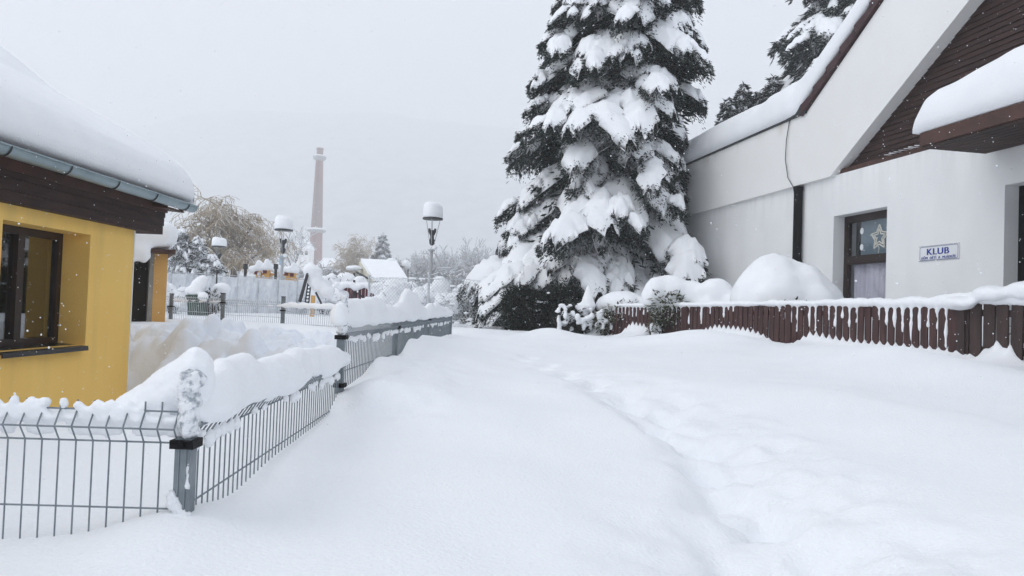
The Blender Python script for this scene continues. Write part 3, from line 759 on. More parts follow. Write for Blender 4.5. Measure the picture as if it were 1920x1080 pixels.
def build_lane_fence():
    Pts = [(-.98, 2.30), (-1.06, 4.70), (-1.03, 6.72), (-1.02, 9.2), (-.955, 11.75)]
    b = thing('lane_wire_fence', 'grey wire panel fence running away along the lane under banked snow', 'fence', (-.98, 2.3, .6))
    for i in range(4):
        m = MB(); lo = i == 0
        panel(m, Pts[i], Pts[i+1], 1.155 if lo else 1.36, .55 if lo else .75, 1, r=.0029 if lo else .0036, rr=.0036)
        obj('panel', m, WIRE, b)
    post(b, Pts[0], .3, 1.072, .024, (1.055,), False)
    post(b, Pts[1], .3, 1.30, .024, (1.285, .985), False)
    post(b, Pts[2], .3, 1.36, .026, (1.30,)); post(b, Pts[3], .3, 1.36, .026, (1.34,)); post(b, Pts[4], .3, 1.34, .03)
    # sheet-like end bay behind the last post
    cs = np.interp
    o = ridge((-.985, 2.42), Pts[1], lambda f: cs(f, [0, .05, .16, .25, .40, .6, .8, 1], [1.22, 1.275, 1.295, 1.265, 1.262, 1.268, 1.255, 1.20]),
              lambda f: 1.10, lambda f: cs(f, [0, .05, .3, 1], [.045, .065, .07, .075]), 1, 'snow_bank', b)
    Lf = [0, .04, .14, .2, .26, .33, .38, .44, .50, .56, .62, .66, .72, .80, .9, 1]
    tp = [1.52, 1.54, 1.56, 1.50, 1.49, 1.53, 1.66, 1.64, 1.52, 1.47, 1.55, 1.49, 1.57, 1.50, 1.50, 1.44]
    ridge(Pts[1], Pts[4], lambda f: cs(f, Lf, tp), lambda f: 1.35, lambda f: .07-.01*f, 2, 'snow_bank', b, voxel=.034)
    # snow plastered on the tops of the first two posts
    for i, (z0, z1) in enumerate(((1.092, 1.26), (1.32, 1.53))):
        x, y = Pts[i]; rnd = random.Random(i)
        blob_snow('post_snow', [((x+rnd.uniform(-.006, .012), y-.004, z0+(z1-z0)*k/9), (.030+.010*rnd.random(), .032, .022)) for k in range(10)], .010, RIME, b, 2, .008, 40)
    x, y = Pts[0]; rnd = random.Random(8)
    blob_snow('post_snow', [((x+rnd.uniform(-.03, .02), y-.022, .80+.012*k), (.03*rnd.uniform(.5, 1.2), .014, .02)) for k in range(9)]+[((x+.02, y-.024, .93+.02*k), (.012, .01, .018)) for k in range(4)], .011, FROST, b, 2, .006, 40)
    # scraps of snow caught in the folds
    e = []
    for i in range(4):
        a = np.array(Pts[i]); c = np.array(Pts[i+1]); zt = 1.155 if i == 0 else 1.36
        for k in range(36):
            if rnd.random() < .55:
                p = a+(c-a)*(k+.5)/36; q = rnd.random()
                e.append(((p[0]+.010, p[1], zt-.085-.03*q), (.016, .035, .018+.022*q)))
    blob_snow('fold_snow', e, .014, SNOW, b, 2, .005, 30)
    return Pts
LANE = build_lane_fence()
def build_front_fence():
    a, c = (-1.005, 2.295), (-3.5, 2.23)
    b = thing('front_wire_fence', 'near grey wire panel below the yellow house with snow tufts on its spikes', 'fence', (-2.2, 2.25, .6))
    m = MB(); panel(m, c, a, 1.15, .6, 1, r=.0029, rr=.0029); obj('panel', m, WIRE, b)
    post(b, (-3.53, 2.23), .3, 1.25)
    rnd = random.Random(5); e = []; k = 0
    L = 2.5
    for i in range(51):
        x = -1.005-i*.0499; y = 2.295-i*.0013
        if i > 2:
            big = rnd.random()
            if big < .85:
                e.append(((x+.006*rnd.uniform(-1, 1), y, 1.156+.012*big), (.014+.009*rnd.random(), .02, .014+.014*rnd.random())))
            if rnd.random() < .55: e.append(((x+.025, y, 1.148), (.026, .016, .007+.005*rnd.random())))
        # band between top wire and fold
        for q in range(2):
            e.append(((x+.025*q, y+.012, 1.122), (.030, .024, .014+.006*rnd.random())))
            if rnd.random() < .8: e.append(((x+.025*q, y+.022, 1.085), (.028, .012, .026)))
    # mound round the corner post
    for i in range(9):
        f = i/8; e.append(((-1.0-.19*f, 2.385, 1.14+.10*(1-f)**1.2), (.06, .075, .06+.05*(1-f))))
    blob_snow('snow_strip', e, .010, SNOW, b, 3, .005, 25)
build_front_fence()
def build_yard_fence():
    P = [at(290, 600, 16.3), at(320, 600, 16.0), at(417, 600, 15.4), at(530, 600, 14.7), at(650, 600, 14.0)]
    P = [(p[0], p[1]) for p in P]
    b = thing('yard_wire_fence', 'far grey wire panel fence across the yard behind the shovelled pile', 'fence', (P[2][0], P[2][1], .8))
    tops = [1.50, 1.50, 1.47, 1.35]
    for i in range(4):
        m = MB(); panel(m, P[i], P[i+1], tops[i], .85, -1, sp=.052, r=.0058, rr=.006, n=3); obj('panel', m, GWIRE, b)
    for i, (z, cl) in enumerate(((1.50, 1.33), (1.56, 1.3), (1.60, 1.42), (1.57, 1.31), (1.3, 1.2))): post(b, P[i], .6, z, .034, (cl,))
    e = []; rnd = random.Random(4)
    a, c = np.array(P[3]), np.array(P[4])
    for k in range(26):
        p = a+(c-a)*(k/25); e.append(((p[0], p[1], 1.40+.03*rnd.random()), (.07, .06, .055+.02*rnd.random())))
    for i in range(1, 3):
        for k in range(14):
            if rnd.random() < .4:
                p = np.array(P[i])+(np.array(P[i+1])-np.array(P[i]))*k/14; e.append(((p[0], p[1], tops[i]-.08+.03*rnd.random()), (.07, .04, .03)))
    e.append(((P[0][0], P[0][1], 1.57), (.07, .07, .08)))
    blob_snow('snow_strip', e, .03, SNOW, b, 3, .01, 8)
build_yard_fence()

# ------------------------------------------------------------------ picket fence and gate
def along(pts, s):
    for a, b in zip(pts[:-1], pts[1:]):
        L = np.linalg.norm(b-a)
        if s <= L: return a+(b-a)*s/L, (b-a)/L
        s -= L
    return pts[-1], (pts[-1]-pts[-2])/np.linalg.norm(pts[-1]-pts[-2])
def build_picket(name, label, cat, pts, sp, w, top, mt, th=.022, posts=(), seed=1, strips=True, snowh=.10, drift=lambda s: .05):
    pts = [np.array(p) for p in pts]; L = sum(np.linalg.norm(b-a) for a, b in zip(pts[:-1], pts[1:]))
    b = thing(name, label, cat, (*pts[0], .9)); rnd = random.Random(seed); n = int(L/sp); e = []; st = []
    for i in range(n):
        p, d = along(pts, (i+.5)*sp); nn = np.array([d[1], -d[0]])        # nn points to the lane side? checked below
        if nn[0] > 0: nn = -nn
        z1 = top(i/n)+rnd.uniform(-.008, .008); z0 = gz(*p)-.35; ww = w*rnd.uniform(.94, 1.04)/2; off = rnd.uniform(-.003, .003)
        tw = rnd.uniform(-.014, .014)
        def q(s, o, z): r = p+d*s+nn*(o+off); return (r[0]+d[0]*tw*(z-1.2), r[1]+d[1]*tw*(z-1.2), z)
        m = MB(); c = .008
        A = [q(-ww, .012, z0), q(ww, .012, z0), q(ww, .012, z1-c), q(ww-c, .012, z1), q(-ww+c, .012, z1), q(-ww, .012, z1-c)]
        B = [q(-ww, .012+th, z0), q(ww, .012+th, z0), q(ww, .012+th, z1-c), q(ww-c, .012+th, z1), q(-ww+c, .012+th, z1), q(-ww, .012+th, z1-c)]
        m.hexa(A, B); obj('picket', m, mt, b)
        if strips:
            ln = (.19+.12*i/n)*max(0, .5+.8*float(vnoise(np.array([[i*.12, seed, 0]]), 1.0, 5)[0])+.35*rnd.random())
            ln *= rnd.choice((0, .55, .8, 1, 1, 1.15))
            if ln > .05:
                g = p+d*sp*.5+nn*.026
                for k in range(int(ln/.022)+1): st.append(((g[0]+rnd.uniform(-.004, .004), g[1], z1-.01-k*.022), ((.015+.007*i/n)*(1+.3*rnd.random()), .024, .02)))
    for zr in (-.14, -.52):
        m = MB(); s = 0
        for a, c in zip(pts[:-1], pts[1:]):
            d = (c-a)/np.linalg.norm(c-a); nn = np.array([d[1], -d[0]]); nn = -nn if nn[0] > 0 else nn
            f0 = s/L; s += np.linalg.norm(c-a); f1 = s/L
            za, zc = top(f0)+zr, top(f1)+zr
            m.hexa([(*a, za), (*c, zc), (*c, zc+.07), (*a, za+.07)], [(*(a+nn*.0115), za), (*(c+nn*.0115), zc), (*(c+nn*.0115), zc+.07), (*(a+nn*.0115), za+.07)])
        obj('rail', m, mt, b)
    for s in posts:
        p, d = along(pts, s); nn = np.array([d[1], -d[0]]); nn = -nn if nn[0] > 0 else nn
        m = MB(); q = [p+d*x+nn*y for x, y in ((-.045, -.09), (.045, -.09), (.045, .055), (-.045, .055))]
        z1 = top(s/L)+.02
        m.hexa([(*r, gz(*p)-.3) for r in q], [(*r, z1) for r in q]); obj('post', m, mt, b)
    ns_ = int(L/.0175); rows_ = []
    oo = np.array([-.30, -.12, -.03, .0, .03, .06, .10, .16, .25, .38, .55, .8])
    for i in range(ns_+1):
        s_ = i*L/ns_; p, d = along(pts, s_); nn = np.array([d[1], -d[0]]); nn = -nn if nn[0] > 0 else nn
        hd = drift(s_); ph_ = (s_/sp) % 1.0
        tooth = (.07*max(0, 1-abs(ph_-.12)*2.4) if ph_ < .6 else .0)*min(1, hd*7)
        q = p[None, :]+nn[None, :]*oo[:, None]; g = ground_h(q[:, 0], q[:, 1])
        k_ = np.exp(-np.abs(oo-.02)/.22); z = g-.012+hd*k_+tooth*np.exp(-((oo-.03)/.05)**2)
        z = np.where(oo > .5, np.minimum(z, g-.01), z); rows_.append(np.stack([q[:, 0], q[:, 1], z], 1))
    m = MB(); m.grid(np.array(rows_)); obj('base_drift', m, SNOW, b, True)
    k = int(L/.07)
    for i in range(k+1):
        p, d = along(pts, i*L/k); f = i/k; z = top(f)
        hh = snowh(f)*(1+.25*float(vnoise(np.array([[i*.3, seed, 2.]]), 1, 9)[0]))
        for sgn in (0,):
            e.append(((p[0], p[1], z+hh*.42), (.085, .085, hh*.55+.012)))
    blob_snow('snow_cap', e+st, .019, SNOW, b, 3, .010, 9, seed)
    return b
cs = np.interp
FP = FENCE[:4]
build_picket('picket_fence', 'long low reddish brown picket fence in front of the white club', 'fence', FP, .105, .082,
             lambda f: float(cs(f, [0, .35, .65, 1], [1.60, 1.64, 1.68, 1.70])), PICKET, posts=(2.75, 5.0, 7.33), seed=3, snowh=lambda f: float(cs(f, [0, .1, .3, .7, .9, 1], [.025, .04, .055, .06, .085, .12])),
             drift=lambda s: float(cs(s, [0, .35, .7, 1.0, 1.35, 1.75, 1.9, 2.6, 3.1, 3.5, 4.2, 4.5, 4.75, 5.1, 5.4, 6.0, 7.4], [.10, .22, .03, .02, .26, .22, .03, .02, .12, .20, .16, .10, .0, .02, .16, .12, .08])))
build_picket('picket_gate', 'darker taller board fence section at right end of the picket fence', 'gate', FENCE[3:6], .148, .125,
             lambda f: 1.735-.03*f, PICKETD, posts=(.06, 1.6, 3.2), seed=9, strips=False, snowh=lambda f: .10, drift=lambda s: float(cs(s, [0, .25, .42, .58, .8, 6], [.08, .03, .17, .16, .0, .04])))

# ------------------------------------------------------------------ snow covered shrubs
def shrub(name, label, ells, leaves, parentloc, seed, leafmat=LEAF, voxel=.045, leaf_r=.022, leaf_len=.11, smooth=8, group=None, noise=.03, snowmat=SNOW, stems=True):
    b = thing(name, label, 'shrub', parentloc, group)
    rs = np.random.RandomState(seed)
    if ells: blob_snow('snow_cap', ells, voxel, snowmat, b, smooth, noise, 3.0, seed)
    Bs = []; Ds = []
    for (c, r, n) in leaves:
        u = rs.normal(size=(n, 3)); u /= np.linalg.norm(u, axis=1)[:, None]; rad = rs.uniform(.55, 1.0, n)[:, None]
        p = np.array(c)+u*np.array(r)*rad; Bs.append(p); Ds.append(u*np.array([1, 1, .6])+rs.normal(0, .5, (n, 3))+np.array([0, 0, -.15]))
    B = np.concatenate(Bs); D = np.concatenate(Ds); n = len(B)
    obj('foliage', sprigs(B, D, rs.uniform(.6, 1.2, n)*leaf_len, rs.uniform(.7, 1.2, n)*leaf_r, True), leafmat, b)
    if stems:
        m = MB(); x, y, z = parentloc
        for k in range(7):
            c, r, _ = leaves[k % len(leaves)]; q = np.array(c)+rs.normal(0, .4, 3)*np.array(r)
            m.path([(x+rs.uniform(-.1, .1), y+rs.uniform(-.1, .1), z-.1), ((x+q[0])/2, (y+q[1])/2, (z+q[2])/2+.05), tuple(q)], [.018, .012, .005], 5)
        obj('stems', m, BARK, b)
    return b
def dome(c, R, n, seed, sq=.8, flat=.5):
    rnd = random.Random(seed); e = [(c, (R[0]*.9, R[1]*.9, R[2]*.9))]
    for i in range(n):
        a = rnd.uniform(0, 2*PI); k = rnd.uniform(.35, .8)
        e.append(((c[0]+R[0]*k*math.cos(a), c[1]+R[1]*k*math.sin(a), c[2]+R[2]*rnd.uniform(-.35, .35)*(1.1-k)), (R[0]*rnd.uniform(.3, .5), R[1]*rnd.uniform(.3, .5), R[2]*rnd.uniform(.4, .7))))
    return e
# big rounded dome in front of the downpipe
c = at(1475, 545, 11.5)
shrub('dome_shrub', 'tall smooth snow dome over a shrub in front of the black downpipe', [((4.06, 11.62, 1.78), (.60, .62, .74)), ((3.86, 11.58, 1.70), (.46, .52, .62)), ((4.42, 11.55, 1.76), (.52, .55, .64)), ((4.72, 11.5, 1.66), (.38, .42, .50)), ((4.95, 11.45, 1.56), (.22, .3, .32)), ((4.05, 11.25, 1.66), (.5, .4, .55)), ((4.5, 11.25, 1.6), (.4, .4, .5)), ((3.75, 11.3, 1.52), (.32, .35, .3))],
      [((c[0]-.1, c[1]-.55, 1.5), (.55, .35, .28), 350)], (c[0], c[1], 1.15), 1, smooth=10, voxel=.05, noise=.03)
c = at(1250, 560, 12.9)
e = dome((c[0], c[1], 1.80), (.50, .45, .46), 8, 5)+[((c[0]+.42, c[1]-.05, 1.72), (.34, .36, .38)), ((c[0]+.75, c[1]-.35, 1.74), (.33, .35, .42)), ((c[0]+1.05, c[1]-.75, 1.60), (.30, .34, .32)), ((c[0]+.6, c[1]-.5, 1.56), (.3, .3, .26))]
shrub('laurel_shrub', 'snow humped evergreen shrub with green leaves poking over the picket fence', e, [((c[0]-.05, c[1]-.38, 1.62), (.36, .22, .30), 420), ((c[0]+.1, c[1]-.40, 1.48), (.5, .2, .2), 200), ((c[0]+.6, c[1]-.5, 1.5), (.4, .2, .2), 90)], (c[0], c[1], 1.15), 2, smooth=9, leaf_len=.12, leaf_r=.024)
c = at(1162, 570, 14.3)
shrub('leafy_shrub', 'low snow covered shrub trailing leaves at left end of the picket fence', dome((c[0]+.02, c[1]-.1, 1.66), (.50, .45, .30), 8, 7)+[((c[0]+.5, c[1]-.3, 1.60), (.35, .3, .22))],
      [((c[0]+.05, c[1]-.5, 1.5), (.42, .2, .22), 260)], (c[0], c[1], 1.1), 3, smooth=7)
# sprigs that push through the pickets
for u, y, lab in ((1140, 600, 'leafy snow dusted shoots pushing through the far pickets'), (1236, 616, 'small snowy sprig sticking out low between the middle pickets')):
    for Yv in np.arange(9, 16, .02):
        p = at(u, y, Yv); d_, sd_, _ = seg_dist(np.array([p[0]]), np.array([p[1]]), FP)
        if d_[0] < .03: break
    c = (p[0]-.08, p[1]-.08, p[2])
    big = u < 1200
    rs = np.random.RandomState(u)
    k = 1.0 if big else .55
    e = [((c[0]+rs.uniform(-.16, .16)*k, c[1]-.02, c[2]+rs.uniform(-.2, .22)*k), (.05*rs.uniform(.7, 1.3), .06, .05*rs.uniform(.7, 1.6))) for i in range(int(11*k)+2)]
    shrub('fence_sprig', lab, e, [(c, (.22*k, .09, .25*k), int(230*k))], (c[0], c[1], 1.05), u, voxel=.02, smooth=2, noise=.008, leaf_len=.09, leaf_r=.02, stems=True)
# mound on the right behind the gate
c = at(1890, 560, 7.75)
e = [((c[0]-.42+.16*i, c[1]+.12-.28*i, 1.72+.08*min(i, 4)+.025*math.sin(i*2.3)), (.15+.02*min(i, 3), .24, .07+.04*min(i, 4))) for i in range(12)]
shrub('hedge_shrub', 'snow capped hedge rising behind the dark boards at right edge', e, [((c[0]+.4, c[1]-.6, 1.5), (.5, 1.0, .25), 300)], (c[0]+.3, c[1]-.4, 1.2), 4, smooth=5, voxel=.03)
# snow-specked shrub and dark yew left of the fence end
c = at(1083, 590, 14.3)
e = [((c[0]+.18, c[1]-.05, 1.60+.09*k), (.17-.035*k, .16-.03*k, .14)) for k in range(4)]
rs = np.random.RandomState(5)
e += [((c[0]+rs.uniform(-.42, .25), c[1]-.25+rs.uniform(-.1, .2), rs.uniform(1.15, 1.62)), (.07*rs.uniform(.5, 1.2), .07, .06*rs.uniform(.5, 1.4))) for i in range(34)]
shrub('speckled_shrub', 'snow speckled dark shrub with pointed white cap beside the fence end', e, [((c[0]-.1, c[1], 1.33), (.42, .3, .36), 800)], (c[0], c[1], 1.0), 6, YEW, voxel=.025, smooth=3, noise=.012, leaf_len=.09)
c = at(1000, 590, 15.4)
shrub('yew_bush', 'dark green bush nearly bare of snow under the big spruce', [((c[0]+.55*rs.uniform(-1, 1), c[1]-.3, 1.35+.5*rs.rand()), (.05, .05, .03)) for i in range(14)],
      [((c[0]-.05, c[1], 1.42), (.62, .5, .52), 4200), ((c[0]-.28, c[1]-.1, 1.7), (.42, .4, .30), 1800), ((c[0]+.5, c[1]+.1, 1.55), (.6, .5, .5), 2600), ((c[0]+.1, c[1]-.1, 1.15), (.45, .4, .25), 1200), ((c[0]+.85, c[1]+.5, 1.6), (.7, .5, .62), 3600), ((c[0]+1.5, c[1]+.9, 1.7), (.7, .5, .6), 3000)], (c[0], c[1], 1.0), 7, YEW, voxel=.025, smooth=2, noise=.01, leaf_len=.10, leaf_r=.022)

# ------------------------------------------------------------------ spruces
def bough_patch(P0, P1, sag, Wd, thick, rs, ns=20, nt=15):
    """snow lying on one bough: closed lumpy sheet, ridged along its side shoots, draping at the rim. returns verts, quads, twig seeds"""
    P0 = np.array(P0); P1 = np.array(P1); s = np.linspace(0, 1, ns)[:, None]; t = np.linspace(-1, 1, nt)[None, :]
    mid = (P0+P1)/2+np.array([0, 0, sag])
    sp = (1-s)**2
    C = sp[..., None]*P0+(2*s*(1-s))[..., None]*mid+(s*s)[..., None]*P1       # ns,1,3
    fwd = P1-P0; fh = np.array([fwd[0], fwd[1], 0]); fh /= (np.linalg.norm(fh)+1e-6); sd = np.array([-fh[1], fh[0], 0])
    w = Wd*(.30+.70*np.sin(PI*np.clip(s*.82+.16, 0, 1))**.8)
    nf = rs.randint(3, 6); ph = rs.rand()*6
    lobes = np.cos(t*nf*PI/1.3+ph+s*2)
    w = w*(1+.14*np.sin(s*nf*4+ph)*np.sign(t+.001)+.10*rs.normal(0, 1, (ns, 1)).cumsum(0)*.12)
    drop = Wd*(.55*np.abs(t)**1.7)*(.5+.6*s)
    G = C+(t*w)[..., None]*sd+((.10*Wd*np.abs(t))[..., None])*fh
    G = G+np.array([0, 0, 1.])*(-drop+.10*Wd*lobes*(.3+.7*s)*(1-.3*np.abs(t)))[..., None]
    off = rs.rand(3)*50
    nz = fbm(G+off, 2.6/max(Wd, .3)*.5+1.2, 3, 3)
    edge = (1-np.abs(t)**4.5)*(1-s**9)*np.clip(s*6+.25, 0, 1)
    th = thick*edge*(1+.55*nz)
    top = G+np.array([0, 0, 1.])*(th+.03*nz)[..., None]
    bot = G-np.array([0, 0, 1.])*.015
    V = np.concatenate([top.reshape(-1, 3), bot.reshape(-1, 3)]); n = ns*nt
    I = np.arange(n).reshape(ns, nt)
    q = np.stack([I[:-1, :-1], I[:-1, 1:], I[1:, 1:], I[1:, :-1]], -1).reshape(-1, 4)
    rim = np.concatenate([I[0, :], I[1:, -1], I[-1, -2::-1], I[-2:0:-1, 0]])
    rq = np.stack([rim, rim+n, np.roll(rim, -1)+n, np.roll(rim, -1)], -1)
    return V, np.concatenate([q, q[:, ::-1]+n, rq[:, ::-1]]), (G, fh, sd, w)
def spruce(name, label, base, height, prof, nb, seed, keys=(), dens=1.0, snowamt=1.0, needle=NEEDLE, clipx=None, zmin=None, lean=0.0, group=None, core=9000, tw=(.10, .22), twr=(.012, .022), visible_top=None, cat='tree', fmul=1.0):
    x0, y0, z0 = base; b = thing(name, label, cat, base, group); rs = np.random.RandomState(seed)
    def axis(z): return np.array([x0+lean*(z-z0), y0, z])
    m = MB()
    zs = np.linspace(z0-.5, z0+height, 10)
    m.path([axis(z) for z in zs], [max(.02, .02+height*.017*(1-(z-z0)/height)) for z in zs], 10); obj('trunk', m, BARK, b)
    SV = []; TB = []; TD = []; TL = []; limbs = MB()
    bl = list(keys); placed = [(k[0], k[1]) for k in keys]
    i = 0; ga = rs.rand()*6
    while len(bl) < nb+len(keys) and i < nb*3:
        f = (i+.5)/nb; i += 1
        if f >= 1: f = rs.rand()
        z = (zmin or z0+.5)+(z0+height*.985-(zmin or z0+.5))*f**1.15
        az = ga+i*2.39996+rs.uniform(-.3, .3)
        if any(abs(z-kz) < .55 and abs((az-ka+PI) % (2*PI)-PI) < .42 for kz, ka in placed): continue
        R = prof(z)*rs.uniform(.72, 1.16)
        bl.append((z, az, R, R*rs.uniform(.24, .42)+.08, rs.uniform(.09, .20)*snowamt*min(1, R/1.5+.3), rs.uniform(.30, .55)))
    for (z, az, R, Wd, th, dr) in bl:
        dvec = np.array([math.sin(az), -math.cos(az), 0]); A = axis(z)
        r0 = R*.28 if R > .6 else R*.12
        P0 = A+dvec*r0+np.array([0, 0, .08*R]); P1 = A+dvec*R-np.array([0, 0, dr*R])
        if clipx is not None and P1[0] > clipx(P1[2]):
            k = max(.3, (clipx(P1[2])-A[0])/max(.1, P1[0]-A[0])); R = R*k; P1 = A+dvec*R-np.array([0, 0, dr*R]); P0 = A+dvec*R*.3; Wd = Wd*max(.6, k)
        V, Q, (G, fh, sd, w) = bough_patch(P0, P1, .10*R+.05, Wd*.8, th, rs)
        SV.append((V, Q)); limbs.path([A, P0-np.array([0, 0, .06]), G[len(G)//2, 7]-np.array([0, 0, .05]), P1-np.array([0, 0, .03])], [.03, .025, .015, .006], 5)
        patches = [(G, fh, sd, Wd*.8, R)]
        nk = 2*rs.randint(2, 4) if R > .5 else 2
        for k in range(nk):
            sg = 1 if k % 2 else -1; f = rs.uniform(.30, .98); q0 = G[int(f*(G.shape[0]-1)), 7]
            ang = sg*rs.uniform(.35, 1.15)*(1.1-.45*f); L_ = Wd*rs.uniform(.65, 1.15)+.06
            dv = fh*math.cos(ang)+sd*math.sin(ang); q1 = q0+dv*L_-np.array([0, 0, L_*rs.uniform(.35, .85)])
            if clipx is not None and q1[0] > clipx(q1[2]): continue
            q0 = q0+dv*L_*.15-np.array([0, 0, .02])
            V, Q, (G2, fh2, sd2, w2) = bough_patch(q0, q1, .16*L_, L_*rs.uniform(.26, .42), th*rs.uniform(.45, .95), rs, 12, 9)
            SV.append((V, Q)); patches.append((G2, fh2, sd2, L_*.35, L_))
        for G, fh, sd, Wd_, R_ in patches:
            small = R_ < R*.99 or len(patches) == 1
            nt_ = int((60+560*R_*Wd_*(1.5 if small else .8))*dens*fmul)
            si = rs.rand(nt_)**.7; ti = np.clip(rs.normal(0, .62, nt_), -1.06, 1.06)
            edge_ = rs.rand(nt_) < .5; ti = np.where(edge_, np.sign(ti+1e-6)*rs.uniform(.82, 1.0, nt_), ti)
            tip = rs.rand(nt_) < .25; si = np.where(tip, rs.uniform(.88, 1.0, nt_), si)
            a = np.clip(si, 0, 1)*(G.shape[0]-1); c = np.clip((ti+1)/2, 0, 1)*(G.shape[1]-1)
            p = G[a.astype(int), c.astype(int)]+rs.normal(0, .02, (nt_, 3))
            rim = edge_ | tip
            dep = rs.rand(nt_)**1.3*(.12+.45*Wd_)
            p[:, 2] -= np.where(rim, .035+.35*dep, .14+dep)
            inw = np.where(rim, .03, 0)[:, None]*0
            dd = fh*(.55+.6*rs.rand(nt_))[:, None]+sd*(ti*.9)[:, None]+np.array([0, 0, -1.])*(np.where(rim, .35, .75)+.6*rs.rand(nt_))[:, None]+rs.normal(0, .22, (nt_, 3))
            TB.append(p); TD.append(dd); TL.append(rs.uniform(tw[0], tw[1], nt_))
    # dusky inner twigs
    n = core; z = z0+.3+(height-.3)*rs.rand(n)**1.25; R = np.array([prof(q) for q in z]); rad = R*np.sqrt(rs.uniform(.02, .62, n)); az = rs.rand(n)*2*PI
    d = np.stack([np.sin(az), -np.cos(az), 0*az], 1); p = np.stack([x0+lean*(z-z0), np.full(n, y0), z], 1)+d*rad[:, None]; p[:, 2] -= .35*rad
    if clipx is not None: p[:, 0] = np.minimum(p[:, 0], np.array([clipx(q) for q in p[:, 2]])-.1)
    TB.append(p); TD.append(d*.9+np.array([0, 0, -.5])+rs.normal(0, .4, (n, 3))); TL.append(rs.uniform(.16, .34, n)*min(1, height/6))
    B = np.concatenate(TB); D = np.concatenate(TD); Ln = np.concatenate(TL); nn = len(B)
    obj('foliage', sprigs(B, D, Ln, np.where(np.arange(nn) < nn-n, rs.uniform(*twr, nn), rs.uniform(.02, .045, nn)*min(1, height/6))), needle, b)
    obj('limbs', limbs, BARK, b)
    V, Q = join(SV); obj('snow_load', (V, Q), SNOW, b, True)
    return b
# the big spruce by the lane
TB0 = at(1128, 605, 18.5); TBASE = (TB0[0], 18.5, .9)
LEAN = .035
def big_prof(z): return float(np.interp(z, [1.0, 1.6, 2.2, 2.9, 4.0, 4.7, 5.2, 6.0, 7.0, 8.2, 9.4, 12, 15], [1.9, 2.3, 2.8, 2.95, 2.75, 2.35, 2.1, 2.1, 2.2, 2.0, 1.7, 1.0, .15]))
def big_clip(z): return 3.95 if z < 5.9 else 4.55
def key(u, y, side, R=None, W_=.8, th=.16, dr=.35):
    """a bough surveyed in the photo: u,y its middle, side -1..1 how far round it points"""
    z = at(u, y, 18.5)[2]
    ax = TBASE[0]+LEAN*(z-.9)
    Rr = (R or big_prof(z)); az = math.asin(max(-1, min(1, side)))
    return (z+.25*Rr*dr+.1, az, Rr, W_, th, dr)
def kp(u, y, W_, th=.16, dr=.35, kR=1.0):
    # azimuth from where the middle of the bough shows
    z = at(u, y, 17.0)[2]; R = big_prof(z)*kR; Yc = 18.5-R*.55
    p = at(u, y, Yc); ax = TBASE[0]+LEAN*(p[2]-.9)
    sn = (p[0]-ax)/(R*.65); az = math.asin(max(-.97, min(.97, sn)))
    return (p[2]+dr*R*.45, az, R, W_, th, dr)
KEYS = [kp(1110, 385, 1.15, .30, .40), kp(1160, 375, .75, .26, .42), kp(1110, 255, .75, .22, .38), kp(1112, 315, .45, .24, .55), kp(1185, 195, .95, .24, .32),
        kp(1255, 222, .6, .2, .35), kp(1125, 95, .9, .2, .38), kp(1088, 38, .6, .18, .5), kp(1010, 108, .5, .13, .35), kp(1025, 165, .5, .13, .3),
        kp(1010, 222, .6, .15, .35), kp(1020, 330, .6, .18, .4), kp(965, 400, .65, .2, .42), kp(1015, 405, .5, .2, .45), kp(960, 455, 1.1, .26, .42), kp(1005, 490, .8, .22, .4),
        kp(1095, 485, .95, .26, .34), kp(1150, 500, .5, .2, .4), kp(1235, 440, .9, .24, .42), kp(1255, 285, .7, .2, .36), kp(1210, 150, .7, .16, .36),
        kp(1170, 90, .6, .15, .36), kp(1270, 80, .5, .14, .34), kp(1290, 150, .55, .16, .22), kp(1210, 350, .5, .16, .4), kp(1060, 205, .6, .15, .4), kp(1260, 330, .5, .16, .4), kp(1180, 15, .7, .18, .45)]
spruce('spruce_tree', 'towering snow laden spruce in the middle beside the lane', TBASE, 14.0, big_prof, 185, 11, KEYS, dens=2.3, clipx=big_clip, zmin=2.0, lean=LEAN, core=18000, tw=(.05, .115), twr=(.008, .015))

# spruces behind the club
def cone(zb, h, R): return lambda z: max(.05, R*(1-(z-zb)/h)**.85)
q = at(1625, 0, 27); spruce('tall_conifer', 'big dark snowy conifer rising behind the club roof slope', (q[0], 27, 1), 17.5, cone(1, 18.5, 6.2), 150, 21, dens=.9, core=7000, zmin=7.0, snowamt=1.35, needle=NEEDLE_C, tw=(.16, .34), twr=(.02, .035))
for u, yt, lab, hh, sd_ in ((1450, 143, 'bushy conifer top showing beside the taller one behind the club', 9.7, 22), (1394, 156, 'slender conifer tip behind the club roof snow', 9.2, 23), (1367, 182, 'smallest conifer tip peeping over the far end of club roof', 8.7, 24)):
    q = at(u, yt, 27); spruce('small_conifer', lab, (q[0], 27, 1), q[2]-1, cone(1, q[2]-.9, 2.6 if sd_ == 22 else 1.9), 60, sd_, dens=.9, core=2200, zmin=5.5, snowamt=1.35, needle=NEEDLE_C, tw=(.14, .28), twr=(.02, .032), group='conifers behind the club')

